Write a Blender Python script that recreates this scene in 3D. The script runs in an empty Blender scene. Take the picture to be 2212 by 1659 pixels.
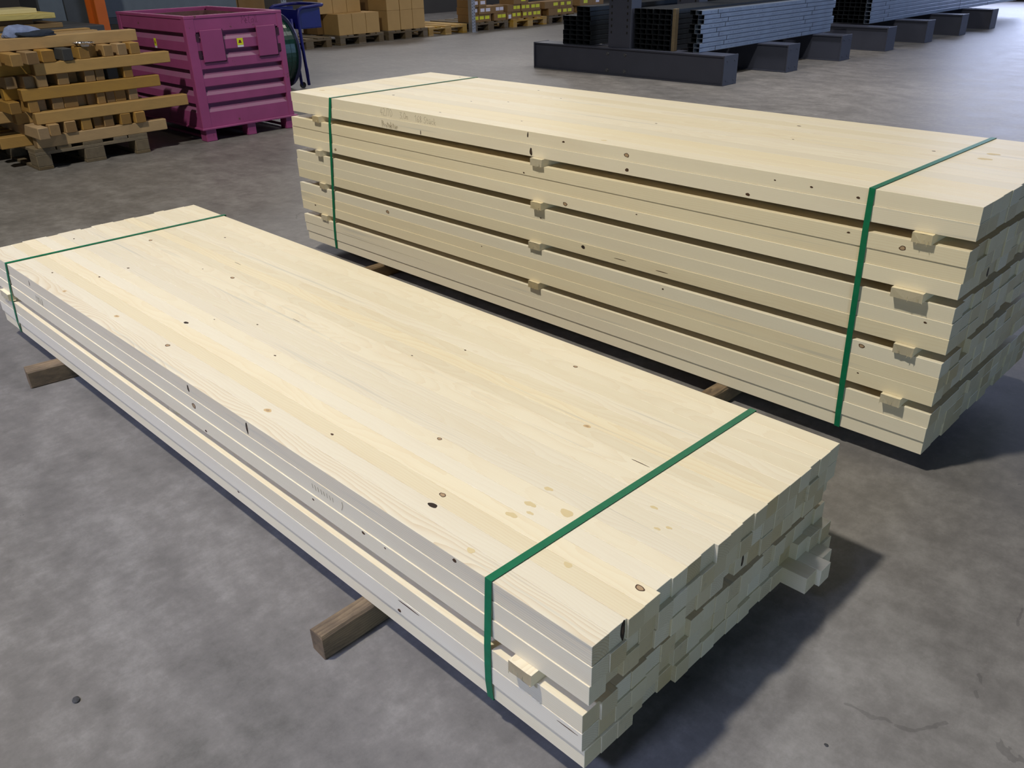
import bpy, bmesh, math, random
from mathutils import Vector, Matrix

S = bpy.context.scene
C = bpy.context.collection
RND = random.Random(7)

# ------------------------------------------------------------------ camera
cd = bpy.data.cameras.new('camera'); cam = bpy.data.objects.new('camera', cd); C.objects.link(cam)
cd.sensor_fit = 'HORIZONTAL'; cd.sensor_width = 36.0; cd.lens = 1830.61 * 36.0 / 2212.0
cd.clip_start = 0.05; cd.clip_end = 200
_R = (Matrix.Rotation(0.7913, 4, 'Z') @ Matrix.Rotation(1.0962, 4, 'X') @ Matrix.Rotation(-0.0223, 4, 'Z'))
cam.matrix_world = Matrix.Translation((0.6035, -2.1779, 1.3143)) @ _R
S.camera = cam

# ------------------------------------------------------------------ view, world, lights
S.view_settings.view_transform = 'Standard'
S.view_settings.look = 'None'
S.view_settings.gamma = 1.0
S.view_settings.exposure = 0.0
S.view_settings.use_curve_mapping = False
w = bpy.data.worlds.new('hall_air'); S.world = w; w.use_nodes = True
bg = w.node_tree.nodes['Background']; bg.inputs[0].default_value = (0.75, 0.85, 1.0, 1); bg.inputs[1].default_value = 0.012

def area(name, loc, target, power, size, color=(1, 1, 1), size_y=None, shape=None):
    l = bpy.data.lights.new(name, 'AREA'); l.energy = power; l.size = size; l.color = color
    if size_y: l.shape = 'RECTANGLE'; l.size_y = size_y
    elif shape: l.shape = shape
    o = bpy.data.objects.new(name, l); C.objects.link(o); o.location = loc
    d = Vector(target) - Vector(loc); o.rotation_euler = d.to_track_quat('-Z', 'Y').to_euler()
    return o
area('hall_lamp', (-1.98, -3.52, 7.0), (-1.6, -0.8, 0.4), 496, 0.42, (1.0, 0.95, 0.82), shape='DISK')
d = area('hall_lamp', (-3.6, 6.2, 7.4), (-3.4, 6.0, 0), 185, 0.9, (1.0, 0.97, 0.93), shape='DISK'); d.data.spread = math.radians(112)
area('hall_lamp', (-7.5, 0.5, 7.2), (-7.5, 0.8, 0), 9, 0.9, (1.0, 0.90, 0.72), shape='DISK')
area('hall_lamp', (-8.6, 8.0, 7.4), (-9.4, 8.0, 0), 160, 0.9, (1.0, 0.88, 0.72), shape='DISK')
d = area('front_fill', (-2.0, -5.2, 3.45), (-1.55, -1.45, 0.0), 10.0, 4.4, (0.50, 0.60, 1.0), 0.4); d.data.spread = math.radians(21)  # unseen cool fill, added to lift only the front stack's long face
area('daylight_side', (5.0, -3.3, 1.0), (0, -1.3, 0.25), 70, 2.0, (0.55, 0.80, 1.0), 1.7)
area('daylight_gate', (-5.0, 21.0, 2.4), (-2.6, 6.0, 0.0), 440, 4.5, (0.62, 0.70, 1.0), 3.8)
area('daylight_gate', (5.0, 13.0, 2.6), (-4.6, 11.5, 0.4), 330, 5.0, (0.42, 0.62, 1.0), 3.0)
area('floor_fill', (-15.6, 9.0, 4.6), (-8.0, 8.0, 0.0), 290, 12.0, (0.95, 0.95, 1.0), 1.6)  # unseen fill added to brighten the far floor without lighting the box fronts

# ------------------------------------------------------------------ material helpers
def newmat(name):
    m = bpy.data.materials.new(name); m.use_nodes = True
    nt = m.node_tree; b = nt.nodes['Principled BSDF']
    return m, nt, b
def N(nt, t, **kw):
    n = nt.nodes.new(t)
    for k, v in kw.items(): setattr(n, k, v)
    return n
def math_(nt, op, a, b=None, c=None):
    n = N(nt, 'ShaderNodeMath', operation=op)
    for i, x in enumerate((a, b, c)):
        if x is None: continue
        if isinstance(x, (int, float)): n.inputs[i].default_value = x
        else: nt.links.new(x, n.inputs[i])
    return n.outputs[0]
def vmath(nt, op, a, b):
    n = N(nt, 'ShaderNodeVectorMath', operation=op)
    for i, x in enumerate((a, b)):
        if isinstance(x, (tuple, list)): n.inputs[i].default_value = x
        else: nt.links.new(x, n.inputs[i])
    return n.outputs[0]
def ramp(nt, fac, stops):
    r = N(nt, 'ShaderNodeValToRGB'); e = r.color_ramp.elements
    e[0].position, e[0].color = stops[0][0], (*stops[0][1], 1)
    e[1].position, e[1].color = stops[1][0], (*stops[1][1], 1)
    for p, c in stops[2:]:
        x = e.new(p); x.color = (*c, 1)
    nt.links.new(fac, r.inputs[0]); return r.outputs[0]
def mix(nt, fac, a, b, mode='MIX'):
    n = N(nt, 'ShaderNodeMix', data_type='RGBA', blend_type=mode)
    for i, x in ((0, fac), (6, a), (7, b)):
        if isinstance(x, (int, float)): n.inputs[i].default_value = x
        elif isinstance(x, tuple): n.inputs[i].default_value = (*x, 1)
        else: nt.links.new(x, n.inputs[i])
    return n.outputs[2]
def noise(nt, vec, scale, detail=3, rough=0.55):
    n = N(nt, 'ShaderNodeTexNoise'); n.inputs['Scale'].default_value = scale
    n.inputs['Detail'].default_value = detail; n.inputs['Roughness'].default_value = rough
    nt.links.new(vec, n.inputs['Vector']); return n.outputs[0]
def hexc(h):
    h = h.lstrip('#'); r = [int(h[i:i+2], 16) / 255 for i in (0, 2, 4)]
    return tuple(x / 12.92 if x <= 0.04045 else ((x + 0.055) / 1.055) ** 2.4 for x in r)

def wood(name, early, late, rough=0.55, axis='X', ring=0.0038, contrast=0.55, tone=0.10, streak=0.0, endmul=0.82, dirt=0.0, hue=None):
    m, nt, b = newmat(name)
    tc = N(nt, 'ShaderNodeTexCoord'); oi = N(nt, 'ShaderNodeObjectInfo')
    rv = N(nt, 'ShaderNodeTexWhiteNoise', noise_dimensions='1D')
    nt.links.new(oi.outputs['Random'], rv.inputs['W'])
    rc = rv.outputs['Color']; rs = N(nt, 'ShaderNodeSeparateColor'); nt.links.new(rc, rs.inputs[0])
    P0 = tc.outputs['Object']
    if axis == 'Y':
        sp = N(nt, 'ShaderNodeSeparateXYZ'); nt.links.new(P0, sp.inputs[0])
        cb = N(nt, 'ShaderNodeCombineXYZ'); nt.links.new(sp.outputs[1], cb.inputs[0]); nt.links.new(sp.outputs[0], cb.inputs[1]); nt.links.new(sp.outputs[2], cb.inputs[2]); P0 = cb.outputs[0]
    off = N(nt, 'ShaderNodeVectorMath', operation='SCALE'); nt.links.new(rc, off.inputs[0]); off.inputs['Scale'].default_value = 37.0
    P = vmath(nt, 'ADD', P0, off.outputs[0])
    sx = N(nt, 'ShaderNodeSeparateXYZ'); nt.links.new(P0, sx.inputs[0])
    # long wobble of the pith along the board, plus local wobble
    wl = noise(nt, vmath(nt, 'MULTIPLY', P, (1.1, 2.0, 2.0)), 1.0, 2)
    w2 = noise(nt, vmath(nt, 'MULTIPLY', P, (1.4, 2.0, 2.0)), 1.3, 2)
    wf = noise(nt, vmath(nt, 'MULTIPLY', P, (7.0, 28.0, 28.0)), 1.0, 3)
    py = math_(nt, 'MULTIPLY_ADD', math_(nt, 'SUBTRACT', wl, 0.5), 0.055, math_(nt, 'MULTIPLY_ADD', rs.outputs[0], 0.10, -0.05))
    pz = math_(nt, 'MULTIPLY_ADD', math_(nt, 'SUBTRACT', w2, 0.5), 0.055, math_(nt, 'MULTIPLY_ADD', rs.outputs[1], -0.10, -0.012))
    dy = math_(nt, 'SUBTRACT', sx.outputs[1], py); dz = math_(nt, 'SUBTRACT', sx.outputs[2], pz)
    r = math_(nt, 'SQRT', math_(nt, 'ADD', math_(nt, 'MULTIPLY', dy, dy), math_(nt, 'MULTIPLY', dz, dz)))
    r = math_(nt, 'ADD', r, math_(nt, 'MULTIPLY', wf, 0.006))
    ph = math_(nt, 'FRACT', math_(nt, 'DIVIDE', r, ring))
    late_f = math_(nt, 'POWER', ph, 2.2)
    sharp = math_(nt, 'MULTIPLY', late_f, math_(nt, 'ADD', math_(nt, 'MULTIPLY_ADD', rs.outputs[2], contrast, 0.06), math_(nt, 'MULTIPLY', oi.outputs['Object Index'], 0.38)))
    fib = noise(nt, vmath(nt, 'MULTIPLY', P, (6.0, 420.0, 420.0)), 1.0, 2)
    cloud = noise(nt, vmath(nt, 'MULTIPLY', P, (2.2, 14.0, 14.0)), 1.0, 3)
    col = mix(nt, sharp, early, late)
    col = mix(nt, math_(nt, 'MULTIPLY', math_(nt, 'MAXIMUM', math_(nt, 'SUBTRACT', cloud, 0.48), 0.0), 0.45), col, late)
    col = mix(nt, math_(nt, 'MULTIPLY', fib, 0.10), col, tuple(x * 0.6 for x in late))
    # per-board tone
    hs = N(nt, 'ShaderNodeHueSaturation'); nt.links.new(col, hs.inputs['Color'])
    nt.links.new(math_(nt, 'MULTIPLY_ADD', rs.outputs[1], tone * 1.6, 1.0 - tone), hs.inputs['Value'])
    nt.links.new(math_(nt, 'MULTIPLY_ADD', rs.outputs[0], 0.36, 0.82), hs.inputs['Saturation'])
    col = hs.outputs[0]
    if streak > 0:
        st = noise(nt, vmath(nt, 'MULTIPLY', P, (1.6, 60.0, 60.0)), 1.0, 2)
        st = math_(nt, 'MULTIPLY', math_(nt, 'GREATER_THAN', rs.outputs[2], 0.72), math_(nt, 'MULTIPLY', math_(nt, 'MAXIMUM', math_(nt, 'SUBTRACT', st, 0.60), 0.0), streak * 5))
        col = mix(nt, st, col, (0.36, 0.37, 0.36))
    if dirt > 0:
        dn = noise(nt, vmath(nt, 'MULTIPLY', P, (9.0, 24.0, 24.0)), 1.0, 5, 0.7)
        dn = math_(nt, 'MULTIPLY', math_(nt, 'MAXIMUM', math_(nt, 'SUBTRACT', dn, 0.42), 0.0), dirt * 5)
        dn = math_(nt, 'MINIMUM', dn, 0.9)
        col = mix(nt, dn, col, (0.045, 0.035, 0.03))
    # sawn end grain is duller than the planed sides
    ge = N(nt, 'ShaderNodeNewGeometry'); vt = N(nt, 'ShaderNodeVectorTransform', vector_type='NORMAL', convert_from='WORLD', convert_to='OBJECT')
    nt.links.new(ge.outputs['True Normal'], vt.inputs[0])
    se = N(nt, 'ShaderNodeSeparateXYZ'); nt.links.new(vt.outputs[0], se.inputs[0])
    isend = math_(nt, 'GREATER_THAN', math_(nt, 'ABSOLUTE', se.outputs[1 if axis == 'Y' else 0]), 0.8)
    saw = noise(nt, vmath(nt, 'MULTIPLY', P, (300.0, 300.0, 90.0)), 1.0, 2)
    endcol = mix(nt, 1.0, mix(nt, math_(nt, 'MULTIPLY', late_f, 0.28), col, tuple(x * 0.72 for x in late)), (endmul, endmul * 0.985, endmul * 0.93), 'MULTIPLY')
    endcol = mix(nt, math_(nt, 'MULTIPLY', math_(nt, 'POWER', rs.outputs[2], 2.0), 0.9), mix(nt, 1.0, endcol, (1.0, 1.03, 1.12), 'MULTIPLY'), mix(nt, 1.0, endcol, (0.74, 0.66, 0.50), 'MULTIPLY'))
    endcol = mix(nt, math_(nt, 'MULTIPLY', saw, 0.22), endcol, tuple(x * 0.5 for x in late))
    col = mix(nt, isend, col, endcol)
    nt.links.new(col, b.inputs['Base Color'])
    b.inputs['Roughness'].default_value = rough
    bp = N(nt, 'ShaderNodeBump'); bp.inputs['Strength'].default_value = 0.12; bp.inputs['Distance'].default_value = 0.0006
    nt.links.new(math_(nt, 'ADD', fib, math_(nt, 'MULTIPLY', late_f, 0.5)), bp.inputs['Height']); nt.links.new(bp.outputs[0], b.inputs['Normal'])
    return m

def flat(name, color, rough=0.5, metal=0.0, var=0.12, scale=14.0, wear=None, wear_amt=0.0):
    m, nt, b = newmat(name)
    tc = N(nt, 'ShaderNodeTexCoord')
    n1 = noise(nt, tc.outputs['Object'], scale, 4)
    lo = tuple(max(0, c * (1 - var)) for c in color); hi = tuple(min(1, c * (1 + var)) for c in color)
    col = ramp(nt, n1, [(0.3, lo), (0.7, hi)])
    if wear:
        n2 = noise(nt, tc.outputs['Object'], scale * 1.7, 6, 0.7)
        f = math_(nt, 'GREATER_THAN', n2, 1 - wear_amt)
        col = mix(nt, f, col, wear)
    nt.links.new(col, b.inputs['Base Color'])
    b.inputs['Roughness'].default_value = rough; b.inputs['Metallic'].default_value = metal
    return m

M = {}
M['spruce'] = wood('spruce_planed', hexc('EBE0C6'), hexc('D0B388'), 0.45, 'X', 0.0046, 0.20, 0.055, 0.5, 0.82)
M['lath'] = wood('lath_rough', hexc('E6DABD'), hexc('C4A878'), 0.75, 'Y', 0.003, 0.3, 0.08, 0.0, 0.75)
M['bearer'] = wood('bearer_weathered', hexc('8A7355'), hexc('4A3523'), 0.8, 'Y', 0.004, 0.7, 0.16, 0, 1.25, 0.55)
M['timber_x'] = wood('timber_old', hexc('B08E5C'), hexc('805C32'), 0.7, 'X', 0.005, 0.5, 0.22, 0, 0.72, 0.10)
M['timber_y'] = wood('timber_old_y', hexc('AB8952'), hexc('7C5A2E'), 0.7, 'Y', 0.005, 0.5, 0.16, 0, 0.78, 0.10)
M['timber_dark'] = wood('timber_charcoal', hexc('454546'), hexc('303032'), 0.8, 'X', 0.005, 0.3, 0.1, 0, 0.7, 0.1)
M['pallet'] = wood('pallet_grey', hexc('7D6F58'), hexc('54452F'), 0.8, 'X', 0.005, 0.5, 0.15, 0, 0.9, 0.22)
M['pallet_new'] = wood('pallet_fresh', hexc('C8A662'), hexc('97733A'), 0.7, 'X', 0.005, 0.5, 0.12, 0, 0.9, 0.05)
M['plank'] = wood('plank_yellow', hexc('D9CC92'), hexc('B09A5C'), 0.6, 'Y', 0.005, 0.4, 0.10, 0, 0.75, 0.0)
M['plank_old'] = wood('plank_brown', hexc('8B7452'), hexc('59452B'), 0.7, 'Y', 0.005, 0.4, 0.15, 0, 0.75, 0.1)
M['knot_dark'] = flat('knot_dark', hexc('4A3220'), 0.6, 0, 0.3, 400)
M['knot_tan'] = flat('knot_tan', hexc('AC9070'), 0.6, 0, 0.2, 300)
M['knot_pale'] = flat('knot_pale', hexc('CDB083'), 0.6, 0, 0.15, 300)
M['stain'] = flat('stain_tan', hexc('D6C295'), 0.6, 0, 0.06, 200)
M['hole'] = flat('hole_dark', hexc('2A1C12'), 0.8, 0, 0.3, 300)
M['pencil'] = flat('pencil', hexc('A5977E'), 0.7, 0, 0.1, 200)
M['marker'] = flat('marker', hexc('6A2450'), 0.6, 0, 0.1, 200)
M['strap'] = flat('strap_green', hexc('0C6B48'), 0.42, 0, 0.10, 60)
M['pink'] = flat('pink_paint', hexc('944274'), 0.50, 0, 0.08, 6, hexc('6B3A45'), 0.345)
M['rust'] = flat('rust_inside', hexc('6A4A4E'), 0.8, 0, 0.35, 8)
M['pocket'] = flat('pink_pocket', hexc('8F3F70'), 0.5, 0, 0.05, 6)
M['slot_and_shadow_dark'] = flat('slot_and_shadow_dark', hexc('3A1730'), 0.8, 0, 0.2, 30)  # dark plum for the slots and the painted pocket shadows
M['blue'] = flat('blue_paint', hexc('050A62'), 0.45, 0, 0.08, 8)
M['blue_grey'] = flat('blue_grey', hexc('4A4C74'), 0.4, 0.3, 0.1, 10)
M['coil'] = flat('coil_green', hexc('12362F'), 0.25, 0, 0.3, 60)
M['rack'] = flat('rack_grey', hexc('3C3F4D'), 0.42, 0, 0.06, 5)
M['steel'] = flat('steel_bolt', hexc('6A6C72'), 0.35, 0.7, 0.1, 50)
M['tube_dark'] = flat('tube_dark', hexc('2A2E34'), 0.45, 0.35, 0.15, 20)
M['galv'] = flat('galvanised', hexc('8C98AC'), 0.38, 0.55, 0.10, 6)
M['galv_post'] = flat('galvanised_post', hexc('93959A'), 0.5, 0.4, 0.10, 10)
M['print'] = flat('print_grey', hexc('6F7C92'), 0.6, 0, 0.1, 100)
M['carton'] = flat('carton', hexc('B4935E'), 0.8, 0, 0.05, 5)
M['carton_b'] = flat('carton_brown', hexc('86683F'), 0.8, 0, 0.06, 5)
M['carton_d'] = flat('carton_dark', hexc('54402B'), 0.85, 0, 0.08, 4)
M['yellow'] = flat('label_yellow', hexc('D9DB1C'), 0.6, 0, 0.05, 20)
M['white'] = flat('label_white', hexc('DAD6E4'), 0.6, 0, 0.04, 20)
M['red'] = flat('emblem_red', hexc('6E1220'), 0.6, 0, 0.1, 50)
M['orange'] = flat('orange_paint', hexc('C2601C'), 0.45, 0, 0.05, 6)
M['panel'] = flat('grey_panel', hexc('5F6974'), 0.6, 0, 0.08, 8)
M['cab'] = flat('grey_cabinet', hexc('474B51'), 0.6, 0.1, 0.12, 5)
M['foil'] = flat('foil', hexc('C8C8D0'), 0.22, 0.95, 0.1, 60)
M['cloth_a'] = flat('cloth_blue', hexc('7482A8'), 0.85, 0, 0.25, 20)
M['cloth_b'] = flat('cloth_navy', hexc('1C2636'), 0.85, 0, 0.3, 20)
M['black'] = flat('black_rubber', hexc('141414'), 0.6, 0, 0.2, 20)
M['wall'] = flat('wall_grey', hexc('4A4744'), 0.9, 0, 0.1, 1.2)
M['stone'] = flat('grit', hexc('3A3A3C'), 0.9, 0, 0.3, 60)

def upface_tint(name, base):  # mixes a greyer lilac into the upward-facing slopes
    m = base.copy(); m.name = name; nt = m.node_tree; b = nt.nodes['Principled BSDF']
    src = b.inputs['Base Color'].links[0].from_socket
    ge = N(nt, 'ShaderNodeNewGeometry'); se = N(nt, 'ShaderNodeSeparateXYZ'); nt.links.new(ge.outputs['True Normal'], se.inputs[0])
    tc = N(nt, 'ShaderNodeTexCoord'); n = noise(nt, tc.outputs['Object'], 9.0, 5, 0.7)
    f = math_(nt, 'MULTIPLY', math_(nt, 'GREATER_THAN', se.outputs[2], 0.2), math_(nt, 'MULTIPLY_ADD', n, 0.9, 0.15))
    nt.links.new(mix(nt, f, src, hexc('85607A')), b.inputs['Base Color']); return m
M['pink_panel'] = upface_tint('pink_upface_tint', M['pink'])
M['strap'].node_tree.nodes['Principled BSDF'].inputs['Specular IOR Level'].default_value = 0.25
def floor_mat():
    m, nt, b = newmat('concrete_floor')
    tc = N(nt, 'ShaderNodeTexCoord'); P = tc.outputs['Object']
    big = noise(nt, P, 0.55, 5, 0.6); mid = noise(nt, vmath(nt, 'MULTIPLY', P, (1.0, 1.5, 1)), 4.6, 8, 0.70)
    fine = noise(nt, vmath(nt, 'MULTIPLY', P, (1.6, 1.0, 1)), 17.0, 6, 0.72); grit = noise(nt, P, 160.0, 3, 0.7)
    v = math_(nt, 'ADD', math_(nt, 'MULTIPLY', big, 0.32), math_(nt, 'MULTIPLY', mid, 0.38))
    v = math_(nt, 'ADD', v, math_(nt, 'MULTIPLY', fine, 0.24)); v = math_(nt, 'ADD', v, math_(nt, 'MULTIPLY', grit, 0.06))
    col = ramp(nt, v, [(0.34, hexc('4B4A48')), (0.50, hexc('6F6C6A')), (0.66, hexc('918E8C'))])
    warm = noise(nt, P, 1.3, 3)
    col = mix(nt, math_(nt, 'MULTIPLY', warm, 0.12), col, hexc('7F7674'))
    # hairline cracks
    wv = noise(nt, P, 3.0, 4, 0.7)
    vo = N(nt, 'ShaderNodeTexVoronoi', feature='DISTANCE_TO_EDGE'); vo.inputs['Scale'].default_value = 0.42
    cv = N(nt, 'ShaderNodeVectorMath', operation='SCALE'); cn = N(nt, 'ShaderNodeTexNoise'); cn.inputs['Scale'].default_value = 2.0; cn.inputs['Detail'].default_value = 6
    nt.links.new(P, cn.inputs['Vector']); nt.links.new(cn.outputs['Color'], cv.inputs[0]); cv.inputs['Scale'].default_value = 0.35
    nt.links.new(vmath(nt, 'ADD', P, cv.outputs[0]), vo.inputs['Vector'])
    ck = math_(nt, 'MULTIPLY', math_(nt, 'LESS_THAN', vo.outputs['Distance'], 0.0014), math_(nt, 'GREATER_THAN', wv, 0.56))
    col = mix(nt, math_(nt, 'MULTIPLY', ck, 0.35), col, (0.05, 0.045, 0.045))
    # dark specks
    sp = N(nt, 'ShaderNodeTexVoronoi'); sp.inputs['Scale'].default_value = 9.0; nt.links.new(P, sp.inputs['Vector'])
    sf = math_(nt, 'MULTIPLY', math_(nt, 'LESS_THAN', sp.outputs['Distance'], 0.045), math_(nt, 'GREATER_THAN', fine, 0.60))
    col = mix(nt, math_(nt, 'MULTIPLY', sf, 0.6), col, (0.04, 0.04, 0.045))
    nt.links.new(col, b.inputs['Base Color'])
    rr = math_(nt, 'MULTIPLY_ADD', mid, 0.20, 0.38)
    nt.links.new(rr, b.inputs['Roughness'])
    b.inputs['Specular IOR Level'].default_value = 0.5
    bp = N(nt, 'ShaderNodeBump'); bp.inputs['Strength'].default_value = 0.06; bp.inputs['Distance'].default_value = 0.002
    nt.links.new(math_(nt, 'ADD', fine, math_(nt, 'MULTIPLY', grit, 0.5)), bp.inputs['Height']); nt.links.new(bp.outputs[0], b.inputs['Normal'])
    return m
M['floor'] = floor_mat()

# ------------------------------------------------------------------ object helpers
def obj(name, bm, m, parent=None, loc=None, smooth=False):
    me = bpy.data.meshes.new(name); bmesh.ops.recalc_face_normals(bm, faces=bm.faces); bm.to_mesh(me); bm.free()
    for x in (m if isinstance(m, (list, tuple)) else [m]): me.materials.append(M[x])
    if smooth:
        for p in me.polygons: p.use_smooth = True
    o = bpy.data.objects.new(name, me); C.objects.link(o)
    if loc is not None: o.location = loc
    if parent is not None: o.parent = parent
    return o
def tag(o, label, cat, group=None):
    o['label'] = label; o['category'] = cat
    if group: o['group'] = group
    return o
def thing(name, label, cat, loc=(0, 0, 0), rz=0.0, group=None):
    o = bpy.data.objects.new(name, None); C.objects.link(o); o.location = loc; o.rotation_euler = (0, 0, rz); o.empty_display_size = 0.1
    return tag(o, label, cat, group)
def struct(name, bm, m):
    o = obj(name, bm, m); o['kind'] = 'structure'; return o
def box(bm, x0, x1, y0, y1, z0, z1, bev=0.0, mi=0):
    vs = [bm.verts.new(p) for p in ((x0, y0, z0), (x1, y0, z0), (x1, y1, z0), (x0, y1, z0), (x0, y0, z1), (x1, y0, z1), (x1, y1, z1), (x0, y1, z1))]
    fs = [bm.faces.new([vs[i] for i in q]) for q in ((3, 2, 1, 0), (4, 5, 6, 7), (0, 1, 5, 4), (1, 2, 6, 5), (2, 3, 7, 6), (3, 0, 4, 7))]
    for f in fs: f.material_index = mi
    if bev > 0:
        es = list({e for f in fs for e in f.edges})
        bmesh.ops.bevel(bm, geom=es, offset=bev, segments=1, affect='EDGES', profile=0.5)
    return vs
def bbox(*a, **k):
    bm = bmesh.new(); box(bm, *a, **k); return bm
def prism(bm, pts, a0, a1, axis='y', mi=0):
    """closed 2-D outline extruded along an axis; pts are (p, q) in the plane of the other two axes"""
    def P(p, q, a): return {'y': (p, a, q), 'x': (a, p, q), 'z': (p, q, a)}[axis]
    A = [bm.verts.new(P(p, q, a0)) for p, q in pts]; B = [bm.verts.new(P(p, q, a1)) for p, q in pts]
    n = len(pts); fs = []
    for i in range(n):
        fs.append(bm.faces.new((A[i], A[(i + 1) % n], B[(i + 1) % n], B[i])))
    fs.append(bm.faces.new(A)); fs.append(bm.faces.new(B))
    for f in fs: f.material_index = mi
def tube(bm, pts, r, seg=10, mi=0):
    rings = []; n = len(pts); pts = [Vector(p) for p in pts]; up = None
    for i, p in enumerate(pts):
        t = (pts[min(i + 1, n - 1)] - pts[max(i - 1, 0)]).normalized()
        if up is None: up = t.orthogonal().normalized()
        up = (up - t * up.dot(t)).normalized(); sd = t.cross(up)
        rings.append([bm.verts.new(p + (up * math.cos(2 * math.pi * k / seg) + sd * math.sin(2 * math.pi * k / seg)) * r) for k in range(seg)])
    for a, b in zip(rings, rings[1:]):
        for k in range(seg): bm.faces.new((a[k], a[(k + 1) % seg], b[(k + 1) % seg], b[k])).material_index = mi
    bm.faces.new(rings[0]); bm.faces.new(rings[-1])
def cyl(bm, c, r, h, axis='z', seg=20, r2=None, mi=0):
    r2 = r if r2 is None else r2; A = []; B = []
    for k in range(seg):
        a = 2 * math.pi * k / seg; u, v = math.cos(a), math.sin(a)
        f = {'z': lambda q, d: (c[0] + q * u, c[1] + q * v, c[2] + d), 'x': lambda q, d: (c[0] + d, c[1] + q * u, c[2] + q * v), 'y': lambda q, d: (c[0] + q * u, c[1] + d, c[2] + q * v)}[axis]
        A.append(bm.verts.new(f(r, 0))); B.append(bm.verts.new(f(r2, h)))
    for k in range(seg): bm.faces.new((A[k], A[(k + 1) % seg], B[(k + 1) % seg], B[k])).material_index = mi
    bm.faces.new(A).material_index = mi; bm.faces.new(B).material_index = mi

ORD = ['first', 'second', 'third', 'fourth', 'fifth', 'sixth', 'seventh', 'eighth', 'ninth', 'tenth', 'eleventh', 'twelfth', 'thirteenth', 'fourteenth', 'fifteenth', 'sixteenth', 'seventeenth', 'eighteenth', 'nineteenth', 'twentieth']

# ------------------------------------------------------------------ setting
struct('floor', bbox(-16, 12, -9, 26, -0.2, 0), 'floor')
struct('wall_left', bbox(-16.2, -16, -9, 26, 0, 6), 'wall')
struct('wall_back', bbox(-16, 12, 26, 26.2, 0, 6), 'wall')

# ------------------------------------------------------------------ stroke lettering (handwriting)
G = {
 '4': [[(.45, 1), (.05, .35), (.6, .35)], [(.42, .7), (.40, 0)]], '2': [[(.05, .8), (.2, 1), (.45, .95), (.5, .7), (.05, 0), (.6, .03)]],
 '/': [[(.45, 1.05), (.12, -.05)]], '7': [[(.02, 1), (.55, 1), (.2, 0)]], '0': [[(.3, 1), (.06, .7), (.06, .3), (.3, 0), (.52, .3), (.52, .7), (.3, 1)]],
 '3': [[(.08, .95), (.5, .95), (.25, .55), (.52, .3), (.35, 0), (.05, .1)]], ',': [[(.2, .12), (.12, -.1)]],
 'm': [[(.0, .5), (.0, 0)], [(.0, .4), (.18, .5), (.24, 0)], [(.24, .4), (.42, .5), (.5, 0)]], '1': [[(.1, .7), (.35, 1), (.35, 0)]],
 '6': [[(.5, 1), (.15, .6), (.08, .2), (.3, 0), (.5, .2), (.35, .45), (.1, .3)]], '8': [[(.3, .52), (.1, .75), (.3, 1), (.5, .75), (.3, .52), (.08, .25), (.3, 0), (.52, .25), (.3, .52)]],
 'S': [[(.55, .9), (.3, 1), (.1, .75), (.5, .3), (.3, 0), (.02, .1)]], 't': [[(.2, .9), (.2, .05), (.38, 0)], [(.02, .6), (.42, .6)]],
 'u': [[(.05, .5), (.08, .05), (.35, .05), (.42, .5)], [(.42, .5), (.42, 0)]], 'ü': [[(.05, .5), (.08, .05), (.35, .05), (.42, .5)], [(.42, .5), (.42, 0)], [(.12, .7), (.14, .64)], [(.34, .7), (.36, .64)]],
 'c': [[(.42, .45), (.2, .5), (.06, .25), (.2, 0), (.42, .06)]], 'k': [[(.08, 1), (.08, 0)], [(.4, .5), (.1, .25), (.42, 0)]],
 'P': [[(.1, 0), (.1, 1), (.45, .95), (.5, .7), (.12, .5)]], 'r': [[(.08, .5), (.08, 0)], [(.08, .35), (.36, .5)]],
 'o': [[(.25, .5), (.05, .3), (.1, .05), (.3, .0), (.42, .25), (.25, .5)]], 'e': [[(.06, .25), (.42, .3), (.25, .5), (.06, .25), (.2, 0), (.42, .06)]],
 'M': [[(.05, 0), (.08, 1), (.32, .4), (.58, 1), (.6, 0)]], 'a': [[(.4, .5), (.1, .42), (.08, .08), (.3, .02), (.4, .4)], [(.4, .5), (.44, 0)]], 'l': [[(.15, 1), (.15, .1), (.28, 0)]],
 'n': [[(.05, .5), (.05, 0)], [(.05, .35), (.28, .5), (.38, 0)]], '|': [[(.1, .55), (.2, .0)]], ')': [[(.3, .6), (.36, .25), (.1, -.3)]], ' ': [],
}
def strokes_bm(text, h, adv=0.62, wid=0.0013, jit=0.04, seed=1):
    """writing in the local x-z plane, facing -y"""
    bm = bmesh.new(); r = random.Random(seed); x = 0
    for ch in text:
        for line in G[ch]:
            pts = [(x + (p + r.uniform(-jit, jit)) * h, (q + r.uniform(-jit, jit)) * h) for p, q in line]
            for (ax, az), (bx, bz) in zip(pts, pts[1:]):
                d = Vector((bx - ax, bz - az)); L = d.length or 1e-6; n = Vector((-d.y, d.x)) / L * wid / 2; e = d / L * wid * 0.3
                q = [(ax - e.x + n.x, az - e.y + n.y), (bx + e.x + n.x, bz + e.y + n.y), (bx + e.x - n.x, bz + e.y - n.y), (ax - e.x - n.x, az - e.y - n.y)]
                prism(bm, q, -0.0003, 0.0, 'y')
        x += h * (adv if ch != ' ' else adv * 0.8) * (0.55 if ch in ',l/' else 1)
    return bm

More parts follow.
